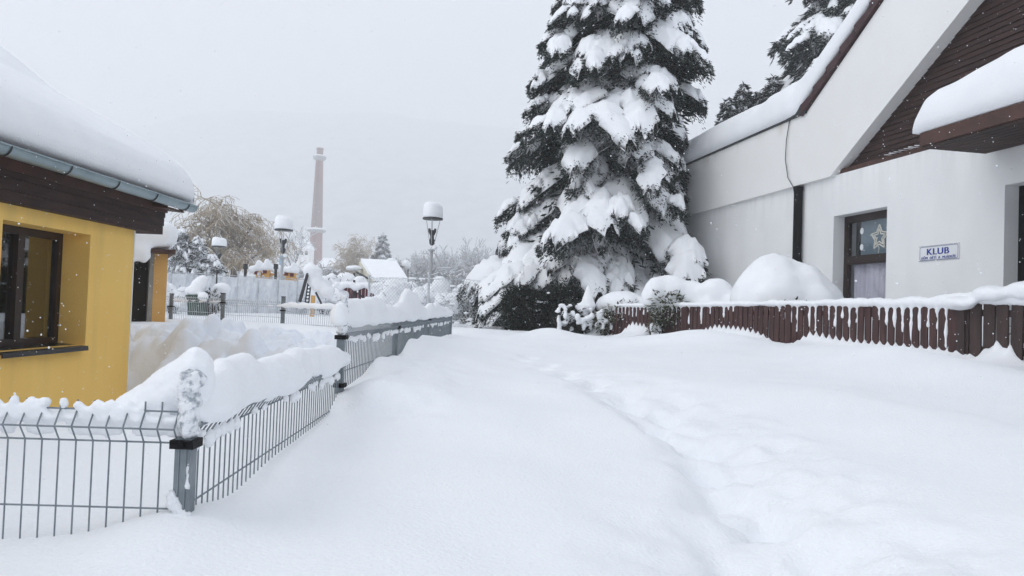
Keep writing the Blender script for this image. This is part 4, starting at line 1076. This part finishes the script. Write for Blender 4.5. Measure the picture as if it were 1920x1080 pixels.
# heavily laden young conifers at left
for u, yt, yb, lab, sd_, R in ((338, 428, 545, 'snow plastered conifer at left end of the white hedge', 31, 1.1), (372, 445, 545, 'narrow snow plastered conifer in front of the willow', 32, .75), (398, 478, 545, 'lowest of the snow plastered conifers before the willow', 33, .95)):
    q = at(u, yt, 26); spruce('young_conifer', lab, (q[0], 26, 1.1), q[2]-1.1, cone(1.1, q[2]-1.0, R), 60, sd_, dens=.55, core=900, snowamt=1.3, needle=NEEDLE_B, tw=(.10, .22), twr=(.02, .03), group='young conifers')
q = at(718, 436, 120); spruce('distant_conifer', 'lone grey conifer among the frosted trees in the distance', (q[0], 120, 1.3), q[2]-1.3, cone(1.3, q[2]-1.2, 3.0), 60, 41, dens=.25, core=700, snowamt=.8, needle=NEEDLE_B, tw=(.35, .7), twr=(.05, .09))

# ------------------------------------------------------------------ bare trees
def bare(seed, height, spread, levels, weep=0.0, r0=.12, kids=(5, 5, 5, 4), rmin=.012, up=.35, trunk=.2):
    rs = np.random.RandomState(seed); limbs = MB(); tw = MB()
    def grow(p, d, L, r, lev):
        n = 3; pts = [p]; q = p.copy(); dd = d.copy()
        for i in range(n):
            dd = dd+rs.normal(0, .16, 3)+np.array([0, 0, (up*.25 if lev < 2 else 0)-weep*.30*max(0, lev-1)]); dd /= np.linalg.norm(dd); q = q+dd*L/n; pts.append(q.copy())
        rr = [max(rmin, r*(1-.85*i/n)) for i in range(n+1)]
        (limbs if lev < 2 else tw).path(pts, rr, 5 if lev < 2 else 3)
        if lev >= levels: return
        for k in range(kids[lev]):
            f = rs.uniform(.3, 1.0) if lev else rs.uniform(.55, 1.0); i = min(n-1, int(f*n)); b_ = pts[i]+(pts[i+1]-pts[i])*(f*n-i)
            ax = rs.normal(size=3); ax[2] *= .5; ax /= np.linalg.norm(ax); nd = dd*(.55)+ax*spread+np.array([0, 0, up*.4]); nd /= np.linalg.norm(nd)
            grow(b_, nd, L*rs.uniform(.5, .78), max(rmin, r*.42), lev+1)
    grow(np.zeros(3), np.array([0, 0, 1.]), height*(.32 if levels > 2 else .4), r0, 0)
    return limbs, tw
def bare_tree(name, label, loc, seed, mats=(BARK, WILLOW), group=None, cat='tree', width=None, **kw):
    l, t = bare(seed, **kw)
    A_ = np.array(l.v+t.v); kz = kw['height']/A_[:, 2].max(); kx = kz
    if width:
        rr_ = np.hypot(A_[:, 0], A_[:, 1]); kx = width/2/np.percentile(rr_, 97)
    for mb in (l, t): mb.v = [(x*kx, y*kx, max(z, -.3)*kz) for x, y, z in mb.v]
    b = thing(name, label, cat, loc, group)
    for mb in (l, t): mb.v = [(x+loc[0], y+loc[1], z+loc[2]) for x, y, z in mb.v]
    obj('limbs', l, mats[0], b); obj('twigs', t, mats[1], b); return b
FROSTBARK = mat('snowy_bark', (.13, .11, .10), .9, var=.25, scale=4, snow=.9, snow_lo=.30, snow_hi=.6)
q = at(437, 515, 62)
bare_tree('willow_tree', 'large tan willow with snow on its drooping twigs behind the left lamps', (q[0], 62, 1.2), 5, (FROSTBARK, WILLOW), width=10.6, height=9.6, spread=.85, levels=4, weep=.75, r0=.30, kids=(9, 8, 8, 7), rmin=.011, up=.5)
q = at(662, 505, 120)
bare_tree('tan_tree', 'hazy tan bare tree just right of the brick chimney', (q[0], 120, 1.3), 8, (FROSTBARK, WILLOW), width=8.4, height=11.6, spread=.9, levels=4, weep=.35, r0=.26, kids=(8, 7, 7, 6), rmin=.020, up=.4)
q = at(560, 500, 90)
bare_tree('thin_tree', 'thin frosted bare tree between the lamp and the brick chimney', (q[0]-.5, 90, 1.2), 9, (FROSTBARK, FROSTTWIG), width=6.5, height=9.5, spread=.7, levels=3, r0=.14, kids=(6, 6, 5, 4), rmin=.02, up=.5)
# frosted scrub wood in the distance
protos = []
rs = np.random.RandomState(77)
for k in range(3):
    protos.append(bare_tree('frosted_tree', 'pale frosted bare tree in the hazy thicket beyond the fences', (-5, 80+k, 1.3), 50+k, (FROSTBARK, FROSTTWIG), group='frosted trees in the distance', width=3.6, height=5.4, spread=.8, levels=3, r0=.10, kids=(9, 8, 7, 5), rmin=.022, up=.55))
first = [True]*3
for i, u in enumerate(np.linspace(600, 925, 30)):
    Yv = rs.uniform(95, 170); q = at(u+rs.uniform(-6, 6), 560, Yv); k = i % 3
    sc = rs.uniform(.8, 1.1)*(Yv/70)*float(np.interp(u, [600, 700, 780, 880, 930], [.75, .72, .9, 1.2, 1.15]))
    if first[k]: o = protos[k]; first[k] = False; o.location = (q[0], Yv, 1.2); o.rotation_euler.z = rs.rand()*6; o.scale = (sc,)*3
    else: dup(protos[k], (q[0], Yv, 1.2), None, rs.rand()*6, sc)
# low frosted bushes nearer by
fb = bare_tree('frosted_bush', 'tangled white frosted bush behind the chain link fence', (-1, 30, 1.1), 90, (FROSTBARK, FROSTTWIG), group='frosted bushes', cat='bush', width=2.6, height=1.9, spread=1.0, levels=3, r0=.05, kids=(9, 7, 6, 5), rmin=.012, up=.35)
for i, (u, Yv, sc) in enumerate(((845, 30, 1.0), (890, 27, 1.0), (925, 25, 1.05), (800, 34, 1.0), (760, 36, 1.0), (612, 34, 1.0), (640, 38, .9), (870, 23, .9), (910, 21, .8), (585, 30, .8), (945, 22, .9), (590, 42, 1.4), (625, 46, 1.6), (652, 50, 1.6), (690, 44, 1.3), (770, 48, 1.7), (810, 52, 1.9), (850, 46, 1.7), (900, 44, 1.7), (530, 40, 1.1), (735, 40, 1.2))):
    q = at(u, 590, Yv)
    if i == 0: fb.location = (q[0], Yv, 1.0); fb.scale = (sc,)*3
    else: dup(fb, (q[0], Yv, 1.0), None, i*1.7, sc)

# ------------------------------------------------------------------ snow heaped shrubs behind the chain-link fence
rs = np.random.RandomState(12)
def heap(u, ytop, Yv, w, lab, seed, dark=60):
    q = at(u, ytop, Yv); z1 = q[2]; c = (q[0], Yv, (z1+1.0)/2); hh = (z1-1.0)/2
    e = []
    r = random.Random(seed)
    for k in range(16):
        a = r.uniform(-1, 1); e.append(((c[0]+a*w*.8, Yv+r.uniform(-.4, .4), 1.0+(z1-1.0)*r.uniform(.35, .85)*(1-.45*a*a)), (w*r.uniform(.2, .38), .3, hh*r.uniform(.25, .5))))
    shrub('buried_shrub', lab, e, [((c[0], Yv-.35, c[2]), (w*.9, .3, hh*.8), dark)], (c[0], Yv, 1.0), seed, FROSTLEAF, voxel=.06, smooth=3, noise=.06, leaf_len=.22, leaf_r=.025, group=None)
FROSTLEAF = mat('frosted_leaves', (.10, .105, .10), .8, color2=(.40, .41, .42), scale=5, snow=.95, snow_lo=0, snow_hi=.5)
for args in ((610, 515, 24, 1.0, 'snow buried shrub left of the maroon boards', 61, 60), (690, 512, 26, 1.3, 'snow buried shrub arching over the maroon boards', 62, 70), (598, 503, 27, 1.0, 'snow buried shrub below the brick chimney', 67, 110), (648, 506, 29, 1.0, 'snow buried shrub just left of the small shed', 68, 130), (742, 514, 28, 1.0, 'snow buried shrub hiding the foot of the small shed', 69, 90), (326, 524, 20, .55, 'small snow buried shrub right of the ochre pillar', 70, 50),
             (760, 520, 22, 1.1, 'snow buried shrub under the middle street lamp', 63, 60),
             (820, 525, 21, .9, 'snow buried shrub right of the middle street lamp', 64, 90), (880, 530, 20, 1.0, 'dark twigged snowy shrub behind the chain link near the spruce', 65, 190), (930, 520, 22, .9, 'snowy shrub tucked behind the left skirts of the spruce', 66, 120)):
    heap(*args)

# ------------------------------------------------------------------ chain link fence
def build_chain():
    a = at(690, 590, 17.5)[:2]; c = at(968, 600, 16.2)[:2]; a = np.array(a); c = np.array(c); L = np.linalg.norm(c-a); d = (c-a)/L
    b = thing('chain_link_fence', 'frosted chain link fence crossing behind the end of the lane', 'fence', (*a, 1.0))
    z0, z1 = .95, 2.12; st = .085; m = MB(); h = z1-z0; n = int((L+h)/st)
    for k in range(-int(h/st)-1, n):
        for sg in (1, -1):
            s0, s1 = (k*st, k*st+h) if sg == 1 else (k*st+h, k*st)
            p0 = np.array([s0, z0]); p1 = np.array([s1, z1])
            # clip to 0..L
            dx = p1[0]-p0[0]; ts = [0, 1]
            if dx > 0: ts = [max(0, (0-p0[0])/dx), min(1, (L-p0[0])/dx)]
            else: ts = [max(0, (L-p0[0])/dx), min(1, (0-p0[0])/dx)]
            if ts[1]-ts[0] < .02: continue
            A = p0+(p1-p0)*ts[0]; B = p0+(p1-p0)*ts[1]
            m.tube((*(a+d*A[0]), A[1]), (*(a+d*B[0]), B[1]), .0036, n=3, cap=False)
    m.tube((*a, z1), (*c, z1), .008); m.tube((*a, z0+.3), (*c, z0+.3), .006)
    obj('mesh', m, GWIRE, b)
    for s in (0, L*.42):
        p = a+d*s; mm = MB(); mm.tube((*p, .6), (*p, z1+.06), .028, n=8); obj('post', mm, GWIRE, b)
    e = []; r = random.Random(6)
    for k in range(60):
        s = r.uniform(0, L); p = a+d*s
        e.append(((p[0], p[1], r.choice([z1, r.uniform(1.0, 2.0), r.uniform(1.0, 2.0)])), (r.uniform(.04, .11), .03, r.uniform(.025, .05))))
    blob_snow('caught_snow', e, .03, SNOW, b, 2, .015, 8)
build_chain()
# snow-plastered mesh fence at left
def build_plaster():
    a = np.array(at(300, 560, 21)[:2]); c = np.array(at(575, 560, 24)[:2]); L = np.linalg.norm(c-a); d = (c-a)/L; nn = np.array([d[1], -d[0]])
    b = thing('snowed_mesh_fence', 'tall wire mesh fence plastered white with snow left of the leaning frame', 'fence', (*a, 1.0))
    ss = np.linspace(0, L, 150); zz = np.linspace(.9, 2.16, 46)
    S, Z = np.meshgrid(ss, zz, indexing='ij'); Q = np.stack([S, Z, 0*S], -1)
    topw = 1+.0*S
    off = .06+.06*fbm(Q, 2.6, 5, 3)+.07*fbm(Q*np.array([1.6, .6, 1]), 6, 9, 3)
    P = np.stack([a[0]+d[0]*S+nn[0]*off, a[1]+d[1]*S+nn[1]*off, Z+.03*vnoise(Q, 3, 2)*(Z > 2.1)], -1)
    P2 = np.stack([a[0]+d[0]*S-nn[0]*.04, a[1]+d[1]*S-nn[1]*.04, Z], -1)
    m = MB(); m.grid(P); m.grid(P2[:, ::-1])
    n1, n2 = P.shape[:2]; o = n1*n2
    m.f += [(i*n2+n2-1, o+i*n2, o+(i+1)*n2, (i+1)*n2+n2-1) for i in range(n1-1)]
    obj('plastered_snow', m, FROST, b, True)
    for k in range(7):
        p = a+d*L*(k+.35)/7+nn*.16; mm = MB(); mm.tube((*p, .9), (*p, 2.25), .022, n=6); mm.tube((*p, 2.25), (*(p), 2.34), .05, n=8); obj('post', mm, LAMPDK if k == 2 else GWIRE, b)
    mm = MB(); mm.tube((*(a+nn*.14), 2.2), (*(c+nn*.14), 2.2), .012); obj('top_wire', mm, GWIRE, b)
build_plaster()

# ------------------------------------------------------------------ street lamps
def lamp(u, yd, Yv, wpx, hpx, lab):
    p = at(u, yd, Yv); R = wpx/F*Yv/2; hc = hpx/F*Yv; x, z = p[0], p[2]
    b = thing('street_lamp', lab, 'street lamp', (x, Yv, 1.1), 'park lamps with snow caps')
    m = MB(); m.tube((x, Yv, .8), (x, Yv, z-.95), .055, .045, 12); m.tube((x, Yv, z-.95), (x, Yv, z-.9), .10, .10, 12); obj('pole', m, POLE, b)
    m = MB(); m.lathe((x, Yv, z), [(.03, -.78), (.075, -.72), (.085, -.62), (.06, -.58), (.055, -.5), (.115, -.38), (.115, -.33), (.03, -.33)], 16)
    for s in (-1, 1): m.box(x+s*.085-.03, x+s*.085+.03, Yv-.04, Yv+.04, -.36+z, -.28+z)
    obj('lamp_head', m, LAMPDK, b)
    m = MB()
    for k in range(3):
        a = k*2*PI/3+.5; m.tube((x+.07*math.cos(a), Yv+.07*math.sin(a), z-.75), (x+R*.8*math.cos(a), Yv+R*.8*math.sin(a), z), .010, n=6)
    m.tube((x, Yv, z-.34), (x, Yv, z), .008)
    obj('strut', m, POLE, b)
    m = MB(); m.lathe((x, Yv, z), [(R*.9, -.012), (R, -.012), (R*1.01, .0), (R, .03), (R*.9, .035), (.05, .06)], 28); obj('reflector', m, METALG, b)
    n = 28; prof = [(.001, .03), (R*.97, .035), (R*1.03, .12*hc), (R*1.02, .45*hc), (R*.98, .72*hc), (R*.86, .90*hc), (R*.6, .985*hc), (R*.3, 1.0*hc), (.001, 1.01*hc)]
    V = np.array([[(x+r*math.cos(2*PI*i/n)+.16*R*(h/hc)**2*-1*0, Yv+r*math.sin(2*PI*i/n), z+h*(1-.10*math.cos(2*PI*i/n)*(r/R)*(h/hc))) for r, h in prof] for i in range(n)])
    V[..., 0] += fbm(V, 3, 2, 2)*.02; V[..., 2] += fbm(V, 3, 5, 2)*.02
    m = MB(); m.grid(V, True); obj('snow_cap', m, SNOW, b, True)
    blob_snow('bracket_snow', [((x+.09, Yv-.03, z-.85), (.08, .08, .07))], .03, SNOW, b, 2, .01)
    return b
lamp(811.5, 411, 22, 38, 31, 'street lamp with the largest snow cap right of the brick chimney')
lamp(532, 432, 25, 34, 27, 'street lamp with domed snow cap between willow and chimney')
lamp(410.5, 463, 32, 26, 18, 'smaller farther street lamp in front of the willow')
q = at(527, 488, 25.2)
m = MB(); m.box(q[0]-.06, q[0]+.06, 25.2, 25.22, q[2]-.16, q[2]+.16); tag(obj('notice_plate', m, PLATE), 'narrow pale blue plate fixed to the pole of left lamp', 'sign')

# ------------------------------------------------------------------ chimney and far houses
def build_chimney():
    Y = 300.0; pb = at(591, 494, Y); pt = at(597.5, 302, Y); k = Y/F
    x, z1 = pb[0]-.0, pt[2]; zg = at(594, 434, Y)[2]
    b = thing('brick_chimney', 'tall tapering red brick factory chimney fading into the snowfall', 'chimney', (x, Y, 3))
    def R(z): return (12.6-(z-pb[2])/(z1-pb[2])*5.7)*k
    def seg(za, zb, m_, name='shaft'):
        m = MB(); m.lathe((x+.0, Y, 0), [(R(za), za), (R((za+zb)/2), (za+zb)/2), (R(zb), zb)], 28); return obj(name, m, m_, b, False)
    zm = at(596, 345, Y)[2]; zmid = at(596, 372, Y)[2]
    seg(2.0, zg, BRICK); seg(zg+.002, zmid, BRICKG); seg(zmid+.002, zm, BRICKG); seg(zm+.002, z1, BRICK)
    m = MB()
    for q in range(60): m.box(x-.25, x+.25, Y-R(2+q*(z1-2)/60)-.35, Y-R(2+q*(z1-2)/60)-.2, 2+q*(z1-2)/60, 2.12+q*(z1-2)/60)
    for sx in (-.3, .22): m.hexa([(x+sx, Y-R(2)-.3, 2), (x+sx+.08, Y-R(2)-.3, 2), (x+sx+.08, Y-R(2)-.2, 2), (x+sx, Y-R(2)-.2, 2)], [(x+sx, Y-R(z1)-.3, z1), (x+sx+.08, Y-R(z1)-.3, z1), (x+sx+.08, Y-R(z1)-.2, z1), (x+sx, Y-R(z1)-.2, z1)])
    obj('ladder', m, LAMPDK, b)
    m = MB(); m.lathe((x, Y, zg), [(R(zg), -.6), (R(zg)+1.3, 0), (R(zg)+1.4, .4), (R(zg)*.9, .6)], 28); obj('gallery', m, CONC, b)
    blob_snow('gallery_snow', [((x+(R(zg)+.6)*math.cos(a), Y+(R(zg)+.6)*math.sin(a), zg+.9), (.8, .8, .5)) for a in np.linspace(0, 2*PI, 24)], .3, SNOW, b, 3, .08, 1)
    m = MB(); m.lathe((x, Y, z1), [(R(z1), 0), (R(z1)+1.0, .9), (R(z1)+1.1, 1.8), (R(z1)*.9, 1.9)], 28); obj('crown_gallery', m, CONC, b)
    blob_snow('gallery_snow', [((x+(R(z1)+.4)*math.cos(a), Y+(R(z1)+.4)*math.sin(a), z1+2.05), (.75, .75, .42)) for a in np.linspace(0, 2*PI, 20)], .3, SNOW, b, 3, .08, 1)
    m = MB(); m.lathe((x, Y, z1+1.8), [(R(z1)*.86, 0), (R(z1)*.86, 2.8), (R(z1)*.95, 2.8), (R(z1)*.95, 3.4), (R(z1)*.5, 3.4)], 24); obj('mouth', m, BRICKG, b)
build_chimney()
def far_house(u, ye, wpx, Y, lab, hz=3.2, wallm=None):
    p = at(u, ye, Y); k = Y/F; w = wpx*k/2; x, z = p[0], p[2]
    b = thing('distant_house', lab, 'house', (x, Y, 2)); wm = wallm or CREAM
    m = MB(); m.box(x-w*.92, x+w*.92, Y, Y+6, 1.5, z); obj('wall', m, wm, b)
    m = MB(); m.hexa([(x-w, Y-.5, z+.01), (x+w, Y-.5, z+.01), (x+w*.45, Y-.1+3, z+hz), (x-w*.45, Y+2.9, z+hz)], [(x-w, Y+6.5, z+.01), (x+w, Y+6.5, z+.01), (x+w*.45, Y+3.1, z+hz+.01), (x-w*.45, Y+3.1, z+hz+.01)])
    m2 = MB(); m2.hexa([(x-w, Y-.5, z+.01), (x+w, Y-.5, z+.01), (x+w, Y+6.5, z+.01), (x-w, Y+6.5, z+.01)], [(x-w*.5, Y+2.6, z+hz), (x+w*.5, Y+2.6, z+hz), (x+w*.5, Y+3.4, z+hz), (x-w*.5, Y+3.4, z+hz)])
    obj('snowy_roof', m2, SNOW, b)
    m3 = MB()
    for s in (-.5, .1, .6): m3.box(x+s*w-.5, x+s*w+.5, Y-.03, Y-.002, z-2.2, z-.9)
    obj('window', m3, DARKIN, b)
far_house(564, 466, 36, 260, 'hazy pale house with snowy hipped roof left of the brick chimney', 3.6)
far_house(612, 500, 40, 240, 'low snow roofed house just right of the brick chimney base', 3.0)

# ------------------------------------------------------------------ shed with snowy slope, maroon boards, playground, bin, leaning frame
def build_slope():
    Y = 32
    a = at(676, 491, Y+2.6); b_ = at(742, 494, Y+2.6); c = at(764, 528, Y); d = at(700, 527, Y)
    g = thing('garden_shed', 'small shed with a steep white snow covered roof beyond the fence', 'shed', (float(c[0]), Y, 1.1))
    up = np.array([0, 0, .16])
    m = MB(); m.hexa([a, b_, c, d], [a+up, b_+up, c+up, d+up]); obj('snowy_roof', m, SNOW, g)
    m = MB(); zz = 1.0
    m.hexa([a-.02*up, d-.02*up, (d[0], d[1], zz), (a[0], a[1], zz)], [a-.02*up-np.array([.08, 0, 0]), d-.02*up-np.array([.08, 0, 0]), (d[0]-.08, d[1], zz), (a[0]-.08, a[1], zz)])
    m.box(d[0], c[0], Y+.4, Y+.5, zz, d[2]-.05)
    obj('wall', m, wall_mat('shed_cream', (.55, .52, .42), (.62, .6, .5), 2), g)
    m = MB(); e0 = at(664, 505, Y+1.5)
    m.box(e0[0]-.25, e0[0]+.35, Y+1.4, Y+2.0, 1.0, e0[2]-.25); obj('lean_to', m, CONC, g)
    m = MB(); m.tube(at(668, 510, Y+.6), at(690, 522, Y+.3), .05); m.tube(at(664, 512, Y+.6), at(664, 527, Y+.6), .05); obj('post', m, LAMPDK, g)
    m = MB(); p = at(742, 497, Y+2.6); q2 = at(765, 503, Y+2.6)
    m.tube(p, q2, .05); m.tube(q2, (q2[0], q2[1], 1.0), .05); m.tube(at(757, 498, Y+2.6), at(765, 528, Y), .04); obj('post', m, CONC, g)
    blob_snow('snow_cap', [(at(735, 492, Y+2.6), (.3, .2, .22)), (at(762, 497, Y+2.6), (.22, .2, .25)), (at(664, 503, Y+1.7), (.4, .4, .12))], .06, SNOW, g, 2, .04)
build_slope()
def build_maroon():
    Y = 23.5; b = thing('board_fence', 'maroon board fence showing in gaps under snow laden shrubs', 'fence', (float(at(685, 550, Y)[0]), Y, 1.1))
    x0 = at(638, 550, Y)[0]; x1 = at(732, 550, Y)[0]; z1 = at(680, 540, Y)[2]; m = MB(); n = 14
    for k in range(n):
        xa = x0+(x1-x0)*k/n; m.box(xa, xa+(x1-x0)/n*.86, Y, Y+.03, 1.0, z1+.02*math.sin(k*2.1))
    obj('boards', m, MAROON, b)
    m = MB(); m.box(x0, x1, Y+.031, Y+.06, 1.4, 1.48)
    p = at(664, 525, Y-.1); m.tube((p[0], Y-.08, 1.0), (p[0], Y-.08, p[2]), .04); m.tube((p[0]+.05, Y-.1, 1.9), (p[0]+.6, Y-.1, 1.45), .03); obj('post', m, LAMPDK, b)
    r = random.Random(5); e = []
    for k in range(26): xx = x0-.1+(x1-x0+.2)*k/25; e.append(((xx, Y-.06, z1+.09-.10*max(0, math.sin(k*.9))), (.12, .16, .09+.05*r.random())))
    for k in range(6): xx = x0+(x1-x0)*(.50+.02*r.uniform(-1, 1))+r.uniform(-.1, .12); e.append(((xx+.28, Y-.1, r.uniform(1.3, z1)), (.14, .1, .12)))
    blob_snow('snow_cap', e, .05, SNOW, b, 3, .04, 4)
build_maroon()
def build_play():
    Y = 27; b = thing('playground_frame', 'ochre playground beams with snow caps behind the white mesh fence', 'play frame', (float(at(510, 515, Y)[0]), Y, 1.1))
    m = MB(); r = random.Random(3); e = []
    z = at(510, 514, Y)[2]; x0 = at(484, 514, Y)[0]; x1 = at(556, 514, Y)[0]
    m.box(x0, x1, Y, Y+.12, z-.05, z+.03); obj('beam', m, ORANGE, b)
    for u, ty in ((487, 508), (503, 506), (543, 510), (553, 512)):
        p = at(u, ty, Y); m = MB(); m.box(p[0]-.09, p[0]+.09, Y-.14, Y-.003, 1.0, p[2]); obj('post', m, ORANGE, b)
        m = MB(); m.box(p[0]-.14, p[0]+.0, Y-.16, Y-.142, p[2]-.14, p[2]-.02); obj('bracket', m, MAROON, b)
        e += [((p[0]+.03*r.uniform(-1, 1), Y-.06, p[2]+.08+.10*q_), (.20-.05*q_, .2, .12)) for q_ in range(3 if u != 543 else 1)]
    for u in (481, 476, 521): p = at(u, 505, Y); e += [((p[0], Y-.05, p[2]), (.18, .18, .16))]
    blob_snow('snow_cap', e, .05, SNOW, b, 3, .03, 5)
    m = MB()
    for u in (460, 517): p = at(u, 510, Y-1); m.tube((p[0], Y-1, 1), (p[0], Y-1, p[2]+.1), .05); m.tube((p[0], Y-1, p[2]+.1), (p[0], Y-1, p[2]+.28), .08)
    obj('pole', m, LAMPDK, b)
build_play()
def build_frame():
    Y = 21.5; b = thing('leaning_frame', 'dark leaning timber frame heaped with snow at the end of the white fence', 'frame', (float(at(575, 555, Y)[0]), Y, 1.05))
    m = MB(); top = at(577, 512, Y)
    m.tube(at(562, 566, Y), top, .05, .045, 8); obj('leg', m, LAMPDK, b)
    m = MB(); l0, l1 = at(572, 568, Y+.3), at(580, 512, Y+.3); m.tube(l0, l1, .02); r0, r1 = at(579, 568, Y+.3), at(585, 512, Y+.3)
    m.tube(r0, r1, .02)
    for k in range(9): m.tube(l0+(l1-l0)*k/9, r0+(r1-r0)*(k+.5)/9, .014); m.tube(r0+(r1-r0)*k/9, l0+(l1-l0)*(k+.5)/9, .014)
    obj('leg', m, LAMPDK, b)
    m = MB(); m.tube(at(592, 548, Y), at(604, 572, Y), .03); obj('brace', m, LAMPDK, b)
    m = MB(); p = at(588, 554, Y-.2); m.box(p[0]-.05, p[0]+.05, Y-.3, Y-.2, 1.0, p[2]); obj('yellow_stake', m, ORANGE, b)
    e = [(at(580+6*k, 505+4*abs(k-1), Y+.1), (.22, .2, .16)) for k in range(3)]+[(at(586+9*k, 520+9*k, Y+.2), (.26, .2, .22)) for k in range(4)]
    blob_snow('snow_cap', e+[(at(582, 498, Y+.1), (.10, .1, .14))], .05, SNOW, b, 3, .05, 4)
build_frame()
q = at(372, 565, 19); z = q[2]
b = thing('green_bin', 'dark green bin heaped with snow behind the yard fence', 'bin', (float(q[0]), 19, 1.0))
m = MB(); x = float(q[0]); m.hexa([(x-.17, 18.85, .9), (x+.17, 18.85, .9), (x+.17, 19.2, .9), (x-.17, 19.2, .9)], [(x-.22, 18.8, z+.10), (x+.22, 18.8, z+.10), (x+.22, 19.25, z+.10), (x-.22, 19.25, z+.10)]); obj('body', m, GREEN, b)
m = MB(); m.box(x-.24, x+.24, 18.78, 19.27, z+.102, z+.15); obj('lid', m, GREEN, b)
blob_snow('snow_cap', [((x-.1, 19, z+.25), (.24, .25, .16)), ((x+.0, 19, z+.42), (.2, .2, .18)), ((x+.08, 19, z+.55), (.13, .15, .12)), ((x+.2, 18.8, z+.12), (.14, .12, .12))], .04, SNOW, b, 3, .02, 4)
q = at(400, 570, 19.3)
shrub('box_shrub', 'small dark frosted shrub right of the green bin', [((q[0]+.1*k, 19.3, 1.5+.14*k), (.22, .2, .14)) for k in range(-1, 3)], [((q[0], 19.15, 1.42), (.36, .25, .30), 420)], (q[0], 19.3, 1.0), 44, YEW, voxel=.04, smooth=3)

# ------------------------------------------------------------------ falling snow
def flakes():
    rs = np.random.RandomState(99); n = 14000
    Y = rs.uniform(2.6, 17, n); u = rs.uniform(-.8, .8, n); v = rs.uniform(-.45, .5, n)
    P = np.stack([u*Y, Y, 1.5+v*Y], 1)
    keep = P[:, 2] > ground_h(P[:, 0], P[:, 1])+.05; P = P[keep]; n = len(P)
    R = np.minimum(rs.lognormal(math.log(.0018), .40, n)*(.6+Y[keep]*.07), .0075)
    V0, F0 = ico(1)
    st = 1+.6*rs.rand(n, 1, 3); V = P[:, None, :]+V0[None]*R[:, None, None]*st
    Fa = F0[None]+(np.arange(n)*len(V0))[:, None, None]
    o = obj('falling_snow', (V.reshape(-1, 3), Fa.reshape(-1, 3)), SNOW); o['kind'] = 'stuff'
    o['label'] = 'snowflakes drifting down through the air'; o['category'] = 'snowfall'
flakes()

# ------------------------------------------------------------------ air, sky, sun
def build_haze():
    m = bpy.data.materials.new('snow_haze'); m.use_nodes = True; N = m.node_tree.nodes; L = m.node_tree.links
    for n in list(N): N.remove(n)
    o = N.new('ShaderNodeOutputMaterial'); v = N.new('ShaderNodeVolumePrincipled')
    v.inputs['Color'].default_value = (.985, .99, 1.0, 1); v.inputs['Density'].default_value = HAZE; v.inputs['Anisotropy'].default_value = .2
    L.new(v.outputs[0], o.inputs['Volume'])
    mb = MB(); mb.box(-2400, 2400, -300, 2500, -2.5, 460); ob = obj('haze', mb, m); ob['kind'] = 'stuff'
HAZE = .0020
build_haze()
w = bpy.data.worlds.new('World'); SC.world = w; w.use_nodes = True
N = w.node_tree.nodes; L = w.node_tree.links; bg = N['Background']
SUN_EL, SUN_ROT = math.radians(42), math.radians(250)
sky = N.new('ShaderNodeTexSky'); sky.sky_type = 'NISHITA'; sky.sun_disc = False; sky.sun_elevation = SUN_EL; sky.sun_rotation = SUN_ROT
sky.air_density = 1.0; sky.dust_density = 4.0; sky.ozone_density = 1.0
hs = N.new('ShaderNodeHueSaturation'); hs.inputs['Saturation'].default_value = .16
mx = N.new('ShaderNodeMix'); mx.data_type = 'RGBA'; mx.inputs['Factor'].default_value = .80; mx.inputs['B'].default_value = (5.55, 5.95, 6.6, 1)   # even cloud cover
L.new(sky.outputs[0], hs.inputs['Color']); L.new(hs.outputs[0], mx.inputs['A']); L.new(mx.outputs['Result'], bg.inputs['Color'])
bg.inputs['Strength'].default_value = .120
sl = bpy.data.lights.new('sun', 'SUN'); sl.energy = 1.3; sl.angle = math.radians(40); sl.color = (1, .97, .93)
so = T.new('sun', sl); COL.objects.link(so)
# sky sun_rotation is measured clockwise from +Y seen from above
d = Vector((math.sin(SUN_ROT)*math.cos(SUN_EL), math.cos(SUN_ROT)*math.cos(SUN_EL), math.sin(SUN_EL)))
so.rotation_euler = d.to_track_quat('Z', 'Y').to_euler(); so.location = (0, -20, 60)
SC.view_settings.view_transform = 'Standard'; SC.view_settings.look = 'None'; SC.view_settings.exposure = .36; SC.view_settings.gamma = 1
SC.render.engine = 'CYCLES'; cy = SC.cycles
cy.max_bounces = 8; cy.diffuse_bounces = 6; cy.glossy_bounces = 3; cy.volume_bounces = 4; cy.transparent_max_bounces = 12
cy.use_denoising = True; cy.use_adaptive_sampling = True; cy.adaptive_threshold = .015
cy.caustics_reflective = False; cy.caustics_refractive = False
for o in T:
    if o.parent and o.name.split('.')[0] in ('fold_snow', 'caught_snow', 'snow_strip'): o['kind'] = 'stuff'
    if '_mw_inv' in o: del o['_mw_inv']
